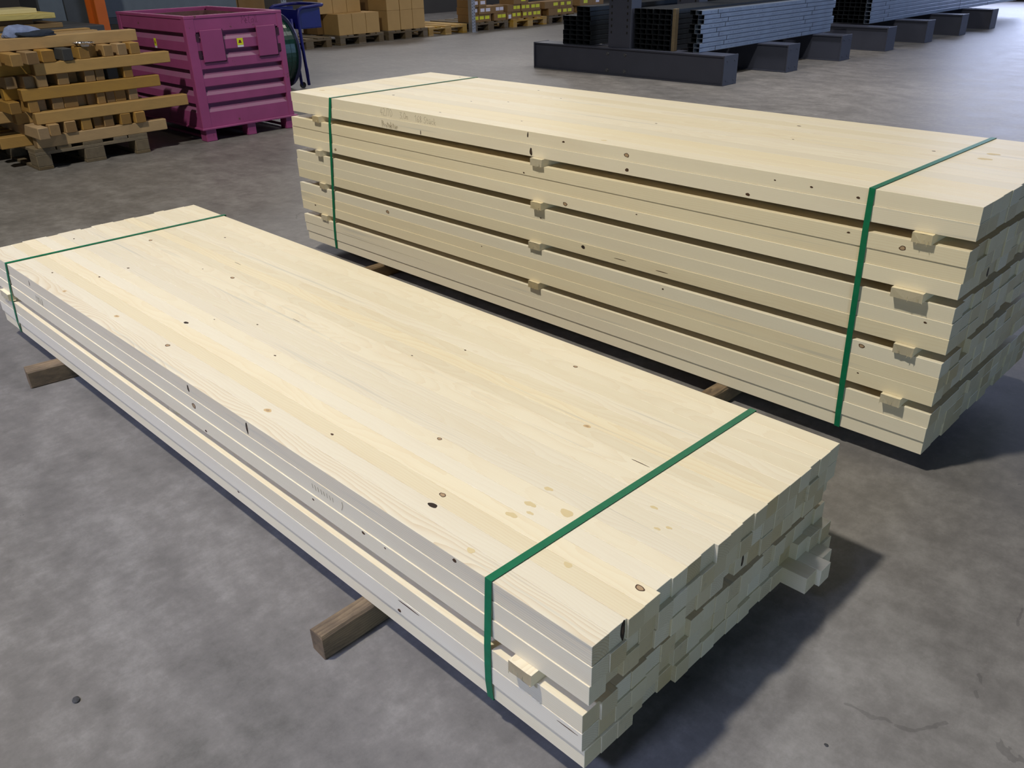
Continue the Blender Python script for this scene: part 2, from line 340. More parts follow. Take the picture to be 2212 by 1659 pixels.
# ------------------------------------------------------------------ knots and marks on the battens
KM = {}
def knot_mesh(kind, var):
    if (kind, var) in KM: return KM[(kind, var)]
    r = random.Random(sum(map(ord, kind)) * 13 + var); bm = bmesh.new(); n = 18
    ax = {'c': 2.6, 's': 1.3, 'b': 0.45}.get(kind, 1.0 + 0.35 * r.random()); ay = {'c': 0.10, 's': 0.7, 'b': 1.25}.get(kind, 0.75)
    rings = {'r': (1, .72, .45), 'p': (1, .5), 'h': (1, .6), 'd': (1, .5), 'b': (1, .4), 's': (1, .5), 'c': (1, .4)}[kind]
    ph = [r.uniform(0, 6.28) for _ in range(3)]
    jit = [1 + (.09 * math.sin(2 * 6.2832 * k / n + ph[0]) + .06 * math.sin(3 * 6.2832 * k / n + ph[1]) + .04 * math.sin(5 * 6.2832 * k / n + ph[2])) * (1.6 if kind in 'sb' else 1) for k in range(n)]
    loops = []
    h = 0.0003
    base = [bm.verts.new((math.cos(2 * math.pi * k / n) * ax * jit[k], math.sin(2 * math.pi * k / n) * ay * jit[k], 0)) for k in range(n)]
    for f in rings:
        loops.append([bm.verts.new((math.cos(2 * math.pi * k / n) * ax * f * jit[k], math.sin(2 * math.pi * k / n) * ay * f * jit[k], h)) for k in range(n)])
    allr = [base] + loops
    for i, (a, b) in enumerate(zip(allr, allr[1:])):
        for k in range(n):
            f = bm.faces.new((a[k], a[(k + 1) % n], b[(k + 1) % n], b[k])); f.material_index = 1 if i >= 2 else 0
    c = bm.verts.new((0, 0, h))
    for k in range(n):
        f = bm.faces.new((loops[-1][k], loops[-1][(k + 1) % n], c)); f.material_index = 1
    me = bpy.data.meshes.new('knot'); bmesh.ops.recalc_face_normals(bm, faces=bm.faces); bm.to_mesh(me); bm.free()
    a, b = {'r': ('knot_dark', 'knot_tan'), 'p': ('knot_pale', 'knot_tan'), 'h': ('hole', 'hole'), 'd': ('knot_dark', 'knot_dark'), 'b': ('hole', 'knot_dark'), 's': ('stain', 'stain'), 'c': ('knot_dark', 'knot_dark')}[kind]
    me.materials.append(M[a]); me.materials.append(M[b])
    KM[(kind, var)] = me; return me
KNAME = {'r': 'knot', 'p': 'knot', 'd': 'knot', 'h': 'knot_hole', 'b': 'bark_pocket', 's': 'stain', 'c': 'crack'}
KLAB = {'r': 'dark-ringed knot', 'p': 'pale knot', 'd': 'small dark knot', 'h': 'dark knot hole', 'b': 'dark bark pocket', 's': 'tan stain', 'c': 'thin dark crack'}
kcount = [0]
def add_knot(board, wpos, face, kind, mm):
    kcount[0] += 1
    o = bpy.data.objects.new(KNAME[kind], knot_mesh(kind, kcount[0] % 4)); C.objects.link(o)
    o.parent = board
    inv = board.matrix_basis.inverted(); r = mm / 1000.0 * (0.85 if kind == 'd' else 1.0)
    lw = inv @ Vector(wpos); hw = max(v.co.y for v in board.data.vertices)
    ext = max(abs(v.co.y) for v in o.data.vertices) * r + .0012
    if face == 'top':
        if ext > hw: r *= hw / ext; ext = hw
        lw.y = max(-hw + ext, min(hw - ext, lw.y))
    elif face == 'end': lw.x = 0.0
    else:
        if ext > T / 2: r *= T / 2 / ext; ext = T / 2
        lw.z = max(ext, min(T - ext - .0005, lw.z)); lw.y = -hw
    wpos = board.matrix_basis @ lw
    sc = Matrix.Diagonal((r, r, 1, 1))
    if face == 'end': m = Matrix.Translation(wpos) @ Matrix.Rotation(math.pi / 2, 4, 'Z') @ Matrix.Rotation(math.pi / 2, 4, 'X') @ sc
    elif face == 'top': m = Matrix.Translation(wpos) @ sc
    else: m = Matrix.Translation(wpos) @ Matrix.Rotation(math.pi / 2, 4, 'X') @ sc
    o.matrix_basis = inv @ m
    o['label'] = KLAB[kind]

# ------------------------------------------------------------------ the two strapped stacks
def batten(name, xl, xr, yc, z, wd, t, ang, label, group):
    """a planed batten: origin at its right end on its lower centre line"""
    L = xr - xl
    bm = bbox(-L, 0, -wd / 2, wd / 2, 0, t, bev=0.0005)
    o = obj(name, bm, 'spruce'); o.location = (xr, yc, z); o.rotation_euler = (0, 0, ang)
    tag(o, label, 'batten', group); return o

T = 0.042
# front stack: six layers of nineteen square battens
FY = [-1.4008, -1.4024, -1.4048, -1.4096, -1.4106, -1.4066]
FZ = [0.2992, 0.2572, 0.2152, 0.1477, 0.1057, 0.0637]
FXR = [-0.0168, -0.0163, -0.018, -0.0267, -0.0259, -0.0227]
FTOP_R = [-.018, -.0185, -.0141, -.015, -.024, -.0208, -.0212, -.0229, -.0146, -.0165, -.019, -.0152, -.0168, -.016, -.0155, -.015, -.0182, -.0166, -.0178]
FTOP_L = [-2.984, -2.983, -2.985, -2.996, -2.9955, -2.9877, -2.997, -2.9988, -2.986, -3.0005, -2.999, -2.991, -2.996, -2.988, -2.988, -3.003, -2.994, -2.994, -2.989]
FW = 0.8379 / 19
front = {}
special = {(0, 0): 'batten on the near top edge of the front stack, bold wavy grain, dark bark pockets',
           (0, 2): 'top-layer batten of the front stack, third from near side, open hole beside a ringed knot'}
for li in range(6):
    for ci in range(19):
        if li == 0: xr, xl = FTOP_R[ci], FTOP_L[ci]
        else:
            j = RND.gauss(0, 0.0026) if ci else 0.0
            if RND.random() < .08 and ci: j -= RND.uniform(.004, .012)
            xr = FXR[li] + max(-.016, min(.006, j)); xl = -2.985 + RND.uniform(-.012, .010) + (0.006 if li > 2 else 0)
        if li == 5 and ci >= 15: xr = (.0354, .046, .0265, .0033)[ci - 15]
        if li == 4 and ci >= 16: xr = (-.012, -.006, -.002)[ci - 16]
        yo = FY[li]
        yc = yo + FW * (ci + .5)
        wd = FW - 0.0003 - (0.0 if li == 0 else RND.uniform(0, .0006))
        lab = special.get((li, ci)) or 'pale spruce batten in the front stack, %s layer from top, %s from near side' % (ORD[li], ORD[ci])
        if li == 5 and ci in (15, 16, 17): lab = 'bottom-layer batten jutting out at the far corner of the front stack, %s from near side' % ORD[ci]
        front[(li, ci)] = batten('spruce_batten', xl, xr, yc, FZ[li], wd, T - 0.0003, 0.0018, lab, 'battens of the front stack')
front[(0, 0)].pass_index = 1
# back stack: fourteen layers of twelve flat battens
BZ = []; z = 0.749
for i in range(14):
    BZ.append(z - T); z -= T
    if i in (1, 4, 7, 10): z -= 0.0255
BYR = [-.0030, -.0055, -.0088, -.0062, -.0088, -.0028, -.0052, -.0078, -.0090, -.0098, -.0102, -.0060, -.0086, -.0048]
BYL = [-.0035, -.0062, -.0140, -.0122, -.0148, -.0140, -.0152, -.0170, -.0168, -.0184, -.0206, -.0228, -.0212, -.0180]
BXR = [0, .001, -.005, -.005, -.008, -.0097, -.007, -.006, -.009, -.008, -.0097, -.0087, -.0095, -.0108]
BXL = [-3.005, -2.997, -3.009, -3.014, -3.012, -3.003, -3.007, -3.003, -3.005, -3.004, -2.998, -2.995, -2.993, -2.985]
back = {}
for li in range(14):
    ang = (BYR[li] - BYL[li]) / 3.0
    for ci in range(12):
        jr = RND.gauss(0, .0022) if ci else 0; jl = RND.gauss(0, .003) if ci else 0
        if ci and RND.random() < .06: jr -= RND.uniform(.004, .015)
        if li == 0: jr, jl = jr * .5, jl * .6
        wd = 0.07 - 0.0003
        lab = 'pale spruce batten in the tall back stack, %s layer from top, %s from near side' % (ORD[li], ORD[ci])
        if li == 0 and ci == 0: lab = 'near top-edge batten of the tall back stack with pencilled numbers and Stück'
        if li == 1 and ci == 0: lab = 'second-layer near-side batten of the tall back stack with the pencilled word Protektor'
        back[(li, ci)] = batten('spruce_batten', BXL[li] + jl, BXR[li] + max(-.03, min(.008, jr)), BYR[li] + .035 + .07 * ci, BZ[li], wd, T - 0.0003, ang, lab, 'battens of the tall back stack')

FT = [(-2.6267,-0.9287,"r",8),(-2.4378,-0.7170,"d",5),(-2.3686,-1.1263,"d",6),(-2.5238,-1.3279,"d",5),(-2.3531,-1.2264,"d",5),(-1.9970,-0.9282,"r",9),(-2.1583,-0.9530,"d",3),(-1.9517,-1.3409,"p",9),(-1.6256,-1.3330,"r",8),(-1.7426,-1.2200,"h",8),(-1.7022,-1.1502,"d",3),(-1.5695,-1.0825,"d",4),(-1.5105,-0.9868,"c",8),(-1.3394,-1.1629,"d",4),(-1.0784,-1.3409,"p",10),(-0.8692,-1.3005,"d",5),(-0.6746,-1.1469,"r",6),(-0.5036,-1.2868,"r",8),(-0.4910,-1.3238,"h",9),(-0.9807,-0.7838,"d",4),(-0.6915,-0.6641,"r",6),(-1.0617,-0.9098,"d",3),(-0.4690,-0.8754,"p",8),(-0.0478,-1.2390,"r",9),(-2.8777,-1.1226,"d",5),(-0.2865,-0.9223,"c",10),(-0.3533,-1.1832,"s",10),(-0.2816,-1.1625,"s",13),(-0.3551,-1.2397,"s",10),(-0.3626,-1.1258,"s",8),(-0.3332,-1.2109,"s",6),(-0.1772,-1.2719,"s",8),(-0.1247,-1.0835,"s",5),(-0.1106,-1.0664,"s",5),(-0.1697,-1.0324,"s",6),(-0.3323,-1.3680,"s",8),(-2.30,-1.3650,"p",8),(-2.12,-0.8400,"c",9)]
FS = [(-1.0745,0.3200,"b",11),(-1.3689,0.3220,"b",9),(-1.3529,0.2774,"r",9),(-2.5361,0.3200,"b",7),(-0.3403,0.3330,"d",6),(-0.8073,0.2454,"d",4),(-0.6232,0.2500,"d",5),(-1.3039,0.2223,"d",5),(-0.5150,0.1129,"d",6),(-0.5506,0.2500,"d",3),(-1.1790,0.0924,"d",4),(-0.4835,0.1409,"c",14),(-0.060,0.1380,"c",9)]
BF = [(-1.4744,0.6816,"b",12),(-1.4913,0.7380,"b",7),(-1.0587,0.7257,"r",9),(-1.0530,0.6805,"d",8),(-0.6187,0.6754,"d",7),(-0.5413,0.7280,"d",3),(-2.0756,0.6754,"b",6),(-2.6744,0.5309,"r",7),(-1.3085,0.5265,"r",9),(-1.2237,0.3907,"h",8),(-2.3265,0.3125,"r",10),(-1.7364,0.2841,"d",3),(-1.4271,0.4540,"d",4),(-1.5052,0.6044,"d",4),(-1.0034,0.5465,"d",3),(-0.8835,0.3222,"d",4),(-0.3013,0.7201,"d",5),(-0.4324,0.7265,"d",4),(-0.3090,0.6268,"d",4),(-0.1639,0.6150,"r",8),(-0.2204,0.3234,"r",8),(-2.8882,0.2431,"d",5),(-0.8931,0.3784,"c",10),(-1.0631,0.3821,"c",10),(-0.2165,0.2424,"d",3),(-0.0724,0.4340,"d",4),(-1.3256,0.7335,"d",5)]
BT = [(-2.0263,0.0589,"d",5),(-1.2311,0.3870,"d",5),(-0.8221,0.6545,"d",7),(-0.1762,0.6021,"s",14),(-2.5317,0.2243,"d",7),(-1.6452,0.1249,"d",4),(-2.1265,0.3176,"d",4),(-2.7308,0.7991,"d",5),(-2.1089,0.7101,"d",5),(-1.8794,0.6029,"d",4),(-1.1880,0.0421,"s",8),(-1.9938,0.4041,"d",4),(-0.3227,0.5382,"d",6),(-0.7262,0.4358,"d",4),(-2.9184,0.1119,"s",12),(-0.1735,0.5225,"s",15)]
for x, y, k, s in FT:
    ci = max(0, min(18, int((y + 1.4008) / FW))); add_knot(front[(0, ci)], (x, y, 0.3409), 'top', k, s)
for x, zz, k, s in FS:
    li = min(range(6), key=lambda i: abs(FZ[i] + T / 2 - zz)); b = front[(li, 0)]
    yf = b.matrix_basis @ Vector((x - b.location.x, -(FW - .0005) / 2, 0)); add_knot(b, (x, FY[li] + 0.0003 + (x - b.location.x) * .0018, zz), 'front', k, s)
for x, zz, k, s in BF:
    li = min(range(14), key=lambda i: abs(BZ[i] + T / 2 - zz)); b = back[(li, 0)]
    add_knot(b, (x, BYR[li] + .00025 + (x - b.location.x) * (BYR[li] - BYL[li]) / 3.0, zz), 'front', k, s)
for x, y, k, s in BT:
    ci = max(0, min(11, int((y + .0035) / .07))); add_knot(back[(0, ci)], (x, y, 0.7487), 'top', k, s)

add_knot(front[(0, 1)], (0, -1.322, 0.3215), 'end', 'b', 15)
add_knot(back[(4, 2)], (0, 0.188, 0.535), 'end', 'b', 12)
add_knot(back[(10, 0)], (0, 0.046, 0.273), 'end', 'b', 10)
add_knot(front[(2, 10)], (0, -0.936, 0.237), 'end', 'b', 10)
def writing(board, text, x, zz, y, h, name='handwriting', **kw):
    o = obj(name, strokes_bm(text, h, **kw), 'pencil'); o.parent = board
    o.matrix_basis = board.matrix_basis.inverted() @ Matrix.Translation((x, y, zz)); o['label'] = 'faint pencil handwriting'
    return o
writing(back[(0, 0)], '42/70', -2.334, 0.716, BYR[0] - .0001, 0.029, wid=.0013, seed=3)
writing(back[(0, 0)], '3,0m', -2.205, 0.716, BYR[0] - .0001, 0.025, wid=.0013, seed=4)
writing(back[(0, 0)], '168 Stück', -2.112, 0.713, BYR[0] - .0001, 0.025, wid=.0013, seed=5, adv=.60)
writing(back[(1, 0)], 'Protektor', -2.323, 0.673, BYR[1] - .0028, 0.023, wid=.0014, seed=6, adv=.52)
writing(front[(1, 0)], 'nnu', -2.500, 0.262, FY[1] - .0045, 0.048, name='pencil_scribble', wid=.0012, seed=8, adv=.42)
writing(front[(1, 0)], '||||||||', -0.808, 0.276, FY[1] - .0016, 0.020, name='pencil_tally', wid=.0010, seed=9, adv=.55)
writing(front[(1, 0)], ')', -0.702, 0.276, FY[1] - .0014, 0.026, name='pencil_tally', wid=.0010, seed=10)

# spacer laths between the layers
def lath(x0, x1, z0, h, y0, y1, label, group, rz=0.0, seed=0):
    r = random.Random(seed); bm = bmesh.new(); w_ = (x1 - x0); n = 7
    # sawn lath with a ragged near end
    def ring(y, rag):
        pts = [(-w_ / 2 + w_ * i / (n - 1), 0) for i in range(n)] + [(w_ / 2 - w_ * i / (n - 1), h) for i in range(n)]
        return [bm.verts.new((p, y + (r.uniform(-.0008, .0008) if rag else 0), q)) for p, q in pts]
    A = ring(y0, True); B = ring(y0 + .02, False); D = ring(y1, False)
    for a, b in ((A, B), (B, D)):
        for k in range(2 * n): bm.faces.new((a[k], a[(k + 1) % (2 * n)], b[(k + 1) % (2 * n)], b[k]))
    bm.faces.new(A); bm.faces.new(D)
    # a few torn fibres hanging from the cut
    for q in range(5):
        px = r.uniform(-w_ / 2, w_ / 2); l = r.uniform(.002, .006)
        prism(bm, [(px - .0012, .001), (px + .0012, .001), (px + r.uniform(-.002, .002), -l if q % 2 else h * .4)], y0 - .0012, y0 - .0002, 'y')
    o = obj('spacer_lath', bm, 'lath'); o.location = ((x0 + x1) / 2, 0, z0); o.rotation_euler = (0, 0, rz)
    return tag(o, label, 'lath', group)
gz = [BZ[1] - .0255, BZ[4] - .0255, BZ[7] - .0255, BZ[10] - .0255]
GN = ['uppermost', 'second', 'third', 'lowest']
for gi, (rx, mx, lx) in enumerate([((-.143, -.093), (-1.463, -1.409), (-2.815, -2.765)), ((-.167, -.085), (-1.460, -1.410), (-2.819, -2.780)), ((-.134, -.081), (-1.476, -1.420), (-2.823, -2.780)), ((-.140, -.086), (-1.477, -1.425), (-2.836, -2.788))]):
    for (x0, x1), pl, dy in ((rx, 'right-hand', 0.0), (mx, 'middle', 0.002), (lx, 'left-hand', 0.0)):
        lath(x0, x1, gz[gi] + .0001, .0251, -.021 - .003 * (gi % 2) - dy - (.004 if pl == 'left-hand' else 0), .85, 'rough-sawn spacer lath, %s gap of the tall back stack, %s of three' % (GN[gi], pl), 'spacer laths of the tall back stack', seed=gi * 7 + len(pl))
for x0, x1, pl, sd, rz in ((-.185, -.130, 'near right strap', 31, 0), (-1.555, -1.505, 'middle', 32, 0), (-2.885, -2.797, 'left strap', 33, 0)):
    lath(x0, x1, .1895 + .0001, .0253, -1.423 if pl != 'middle' else -1.396, -.56, ('rough-sawn spacer lath beside the %s in the gap of the front stack' % pl) if pl != 'middle' else 'spacer lath barely showing halfway along the gap of the front stack', 'spacer laths of the front stack', rz, sd)

# green straps
def strap(pts_outer, w_, label):
    """closed band; pts are (x, y, z) of the centre line on the outside of the stack, walked round the stack"""
    bm = bmesh.new(); n = len(pts_outer); th = 0.0009
    cy = sum(p[1] for p in pts_outer) / n; cz = sum(p[2] for p in pts_outer) / n
    rows = []
    for (x, y, z) in pts_outer:
        oy = th if y > cy else -th; oz = th if z > cz else -th
        rows.append([bm.verts.new(v) for v in ((x - w_ / 2, y, z), (x + w_ / 2, y, z), (x + w_ / 2, y + oy, z + oz), (x - w_ / 2, y + oy, z + oz))])
    for i in range(n):
        a, b = rows[i], rows[(i + 1) % n]
        for k in range(4): bm.faces.new((a[k], a[(k + 1) % 4], b[(k + 1) % 4], b[k]))
    o = obj('strapping_band', bm, 'strap'); return tag(o, label, 'strap', 'green straps round the timber stacks')
e = .0012
def hull_front(pts):
    """taut band: outermost (smallest y) convex chain through the layer corners, listed from top to bottom"""
    pts = sorted(pts, key=lambda p: -p[1]); h = []
    for p in pts:
        while len(h) >= 2:
            (y0, z0), (y1, z1), (y2, z2) = h[-2], h[-1], p
            t = (z0 - z1) / ((z0 - z2) or 1e-9)
            if y1 >= y0 + (y2 - y0) * t: h.pop()
            else: break
        h.append(p)
    return h
def lstrap(ylay, zlay, t, ztop, zbot, yback, xtf, xbf, xtb, xbb, w_, label):
    c = []
    for y, z in zip(ylay, zlay): c += [(y - e, z + t), (y - e, z)]
    c[0] = (c[0][0], ztop + e); c[-1] = (c[-1][0], zbot - e)
    h = hull_front(c)
    pts = [(xtf + (xbf - xtf) * (ztop - z) / (ztop - zbot), y, z) for y, z in h]
    strap(pts + [(xbb, yback, zbot - e), (xtb, yback, ztop + e)], w_, label)
def fstrap(xtf, xbf, xtb, xbb, label):
    lstrap([FY[i] + (xtf - FXR[i]) * .0018 for i in range(6)], FZ, T, .3412, .0637, FY[0] + 19 * FW + .004, xtf, xbf, xtb, xbb, .0165, label)
fstrap(-.250, -.2505, -.233, -.235, 'green plastic strap round the near right end of the front stack')
fstrap(-2.757, -2.805, -2.729, -2.79, 'green plastic strap round the far left end of the front stack')
def bstrap(xtf, xbf, xtb, xbb, label):
    f = max(0.0, -xtf / 3.0)
    lstrap([BYR[i] * (1 - f) + BYL[i] * f for i in range(14)], BZ, T, .749, .059, .8405, xtf, xbf, xtb, xbb, .0160, label)
bstrap(-.268, -.250, -.253, -.253, 'green plastic strap round the right end of the tall back stack')
bstrap(-2.685, -2.752, -2.652, -2.70, 'green plastic strap round the left end of the tall back stack')

# bearers under the stacks
def bearer(x0, x1, y0, y1, h, rz, label, seed):
    r = random.Random(seed); bm = bmesh.new(); w_ = x1 - x0; L = y1 - y0
    prof = [(-w_ / 2 + .003, 0), (w_ / 2 - .003, 0), (w_ / 2, .003), (w_ / 2, h - .006), (w_ / 2 - .004, h), (-w_ / 2 + .012, h), (-w_ / 2, h - .010), (-w_ / 2, .006)]
    rings = []; n = 14
    for i in range(n + 1):
        y = L * i / n + (0 if 0 < i < n else 0)
        rings.append([bm.verts.new((p + r.uniform(-.0012, .0012), y + (r.uniform(-.003, .003) if i == 0 else 0), q if q in (0, h) else q + r.uniform(-.001, .001))) for p, q in prof])
    for a, b in zip(rings, rings[1:]):
        for k in range(len(prof)): bm.faces.new((a[k], a[(k + 1) % 8], b[(k + 1) % 8], b[k]))
    bm.faces.new(rings[0]); bm.faces.new(rings[-1])
    o = obj('bearer_beam', bm, 'bearer'); o.location = ((x0 + x1) / 2, y0, 0); o.rotation_euler = (0, 0, rz)
    return tag(o, label, 'beam', 'bearers under the stacks')
bearer(-.664, -.614, -1.539, -.43, .0622, 0.02, 'weathered square bearer jutting from under the front stack near its right end', 1)
bearer(-2.478, -2.408, -1.518, -.43, .0622, -0.14, 'brown bearer jutting from under the front stack at its far left end', 2)
bearer(-.667, -.613, -.13, .90, .0578, -0.0, 'dark bearer under the right half of the tall back stack', 3)
bearer(-2.443, -2.392, -.13, .90, .0578, -0.03, 'grey bearer under the left half of the tall back stack', 4)

# ------------------------------------------------------------------ euro pallets
def pallet(cx0, y0, m, label, wy=0.8, lx=1.2, rz=0.0, group='wooden pallets'):
    """front short side at x = cx0 (facing +x), from y0 to y0 + wy"""
    t = thing('wooden_pallet', label, 'pallet', (cx0, y0 + wy / 2, 0), rz, group)
    h = wy / 2
    for i, (yc, w_) in enumerate(((-h + .07, .14), (-h / 2 - .0, .10), (0, .14), (h / 2, .10), (h - .07, .14))):
        obj('top_board', bbox(-lx, 0, yc - w_ / 2, yc + w_ / 2, .122, .144, bev=.002), m, t)
    for xc in (-.0725, -lx / 2, -lx + .0725):
        obj('cross_board', bbox(xc - .0725, xc + .0725, -h, h, .100, .122, bev=.002), m, t)
        for yc, w_ in ((-h + .05, .10), (0, .14), (h - .05, .10)):
            obj('block', bbox(xc - .0725, xc + .0725, yc - w_ / 2, yc + w_ / 2, .022, .100, bev=.004), m, t)
    for yc, w_ in ((-h + .05, .10), (0, .14), (h - .05, .10)):
        obj('bottom_board', bbox(-lx, 0, yc - w_ / 2, yc + w_ / 2, 0, .022, bev=.002), m, t)
    return t
pallet(-5.935, -0.30, 'pallet', 'worn grey-brown pallet under the crossed pile of old timbers')

# ------------------------------------------------------------------ crossed timber pile
def timber(x0, x1, y0, y1, z0, z1, axis, label, rz=0.0, m=None):
    cx, cy = (x0 + x1) / 2, (y0 + y1) / 2
    o = obj('squared_timber', bbox(x0 - cx, x1 - cx, y0 - cy, y1 - cy, 0, z1 - z0, bev=.004), m or ('timber_x' if axis == 'x' else 'timber_y'))
    o.location = (cx, cy, z0); o.rotation_euler = (0, 0, rz)
    return tag(o, label, 'timber', 'old timbers of the crossed pile')
zt = .1442; dz = .0778; r = random.Random(5)
YL = {'A': (0, -.27, .665, -5.935), 'C': (2, -.237, .865, -5.93), 'E': (4, -.275, .69, -5.96), 'G': (6, -.16, .795, -5.95)}
lvl = {0: 'bottom', 1: 'second', 2: 'third', 3: 'fourth', 4: 'fifth', 5: 'sixth', 6: 'seventh', 7: 'eighth', 8: 'top'}
for k, (n_, ya, yb, xf) in YL.items():
    x = xf
    for i in range(6):
        w_ = .078 if i == 0 else r.choice((.074, .078, .085))
        a = ya if i == 0 else -.30 - r.uniform(0, .16); b = yb if i == 0 else .50 + r.uniform(0, .12)
        z0 = zt + dz * n_
        lab = 'long tan timber running along the front of the crossed pile, %s layer' % lvl[n_] if i == 0 else 'tan timber lying lengthwise in %s layer of the crossed pile, %s from front' % (lvl[n_], ORD[i])
        timber(x - w_, x, a, b, z0 + .0002, z0 + dz - .0004, 'y', lab, r.uniform(-.004, .004) if i == 0 else 0)
        x -= w_ + r.uniform(.05, .11)
DARK = {(7, 4), (5, 7)}
def xrow(n_, spec):
    z0 = zt + dz * n_
    for i, (ya, yb, fx) in enumerate(spec):
        timber(-7.05 + r.uniform(-.05, .05), fx, ya, yb, z0 + .0002, z0 + dz - .0004, 'x', ('charcoal-stained timber end, %s layer of the crossed pile, %s end from left' if (n_, i) in DARK else 'timber with its sawn end forward, %s layer of the crossed pile, %s end from left') % (lvl[n_], ORD[i]), 0, 'timber_dark' if (n_, i) in DARK else None)
xrow(1, [(-.285, -.215, -5.80), (-.185, -.115, -5.88), (-.065, .01, -5.92), (.055, .125, -5.94), (.150, .215, -5.97), (.217, .285, -5.95), (.330, .405, -5.93), (.430, .505, -5.91)])
xrow(3, [(-.36, -.29, -6.0), (-.25, -.185, -5.97), (-.183, -.12, -6.02), (-.09, -.015, -5.985), (-.01, .085, -5.99), (.09, .155, -6.03), (.158, .215, -6.01), (.217, .275, -5.98), (.29, .35, -6.0), (.352, .43, -6.0), (.45, .515, -5.985)])
xrow(5, [(-.33, -.26, -6.05), (-.235, -.165, -5.99), (-.162, -.09, -5.97), (-.02, .055, -5.975), (.07, .14, -6.06), (.165, .235, -5.975), (.245, .305, -5.985), (.335, .41, -6.0), (.44, .505, -5.97)])
xrow(7, [(-.42, -.345, -5.96), (-.315, -.245, -5.86), (-.205, -.130, -5.90), (-.095, -.010, -5.945), (.04, .105, -5.935), (.155, .225, -5.955), (.228, .300, -6.02), (.325, .390, -5.955), (.425, .490, -5.955), (.515, .585, -5.955)])
z0 = zt + dz * 8
for i, (xf, a, b) in enumerate(((-6.07, -.95, .632), (-6.22, -.8, .50), (-6.33, -.75, .46), (-6.52, -.8, .48))):
    timber(xf - .105 if i == 0 else xf - .085, xf, a, b, z0 + .0002, z0 + (.078 if i == 0 else .068 + .004 * i), 'y', 'long tan timber lying on top of the crossed pile, %s from front' % ORD[i])

# foil dish on the pile
t = thing('foil_dish', 'small crumpled silver foil dish on the timber ends of the crossed pile', 'dish', (-5.99, .215, zt + dz * 8))
bm = bmesh.new(); n = 26; rr = random.Random(2); rows = []
for rad, hh in ((.045, .0), (.060, .022), (.075, .024), (.066, .026), (.052, .010), (.0, .006)):
    rows.append([bm.verts.new(((rad + (rr.uniform(-.003, .003) if rad else 0)) * math.cos(2 * math.pi * k / n), (rad + (.002 if k % 2 else -.002 if rad else 0)) * math.sin(2 * math.pi * k / n), hh + (rr.uniform(-.001, .002) if hh > .02 else 0))) for k in range(n)])
for a, b in zip(rows, rows[1:]):
    for k in range(n): bm.faces.new((a[k], a[(k + 1) % n], b[(k + 1) % n], b[k]))
bm.faces.new(rows[0])
obj('dish', bm, 'foil', t)

# crumpled cloth on the pile
def crumple(name, m, parent, sx, sy, sz, seed, loc):
    bm = bmesh.new(); bmesh.ops.create_icosphere(bm, subdivisions=3, radius=1.0); q = random.Random(seed)
    ph = [(q.uniform(2, 5), q.uniform(2, 5), q.uniform(2, 5), q.uniform(0, 6)) for _ in range(4)]
    for v in bm.verts:
        p = v.co.copy(); d = 1 + sum(.09 * math.sin(a * p.x + b * p.y + c * p.z + o_) for a, b, c, o_ in ph)
        z_ = max(p.z * d, -.35) + .35
        v.co = Vector((p.x * d * sx, p.y * d * sy, z_ * sz))
    o = obj(name, bm, m, parent, loc); return o
t = thing('crumpled_jacket', 'crumpled blue and navy cloth lying on top of the crossed timber pile', 'cloth', (-6.13, -.12, z0 + .0785))
crumple('outer_fabric', 'cloth_a', t, .055, .13, .055, 4, (-.02, 0, 0))
crumple('navy_fabric', 'cloth_b', t, .05, .14, .030, 9, (.015, .07, 0))

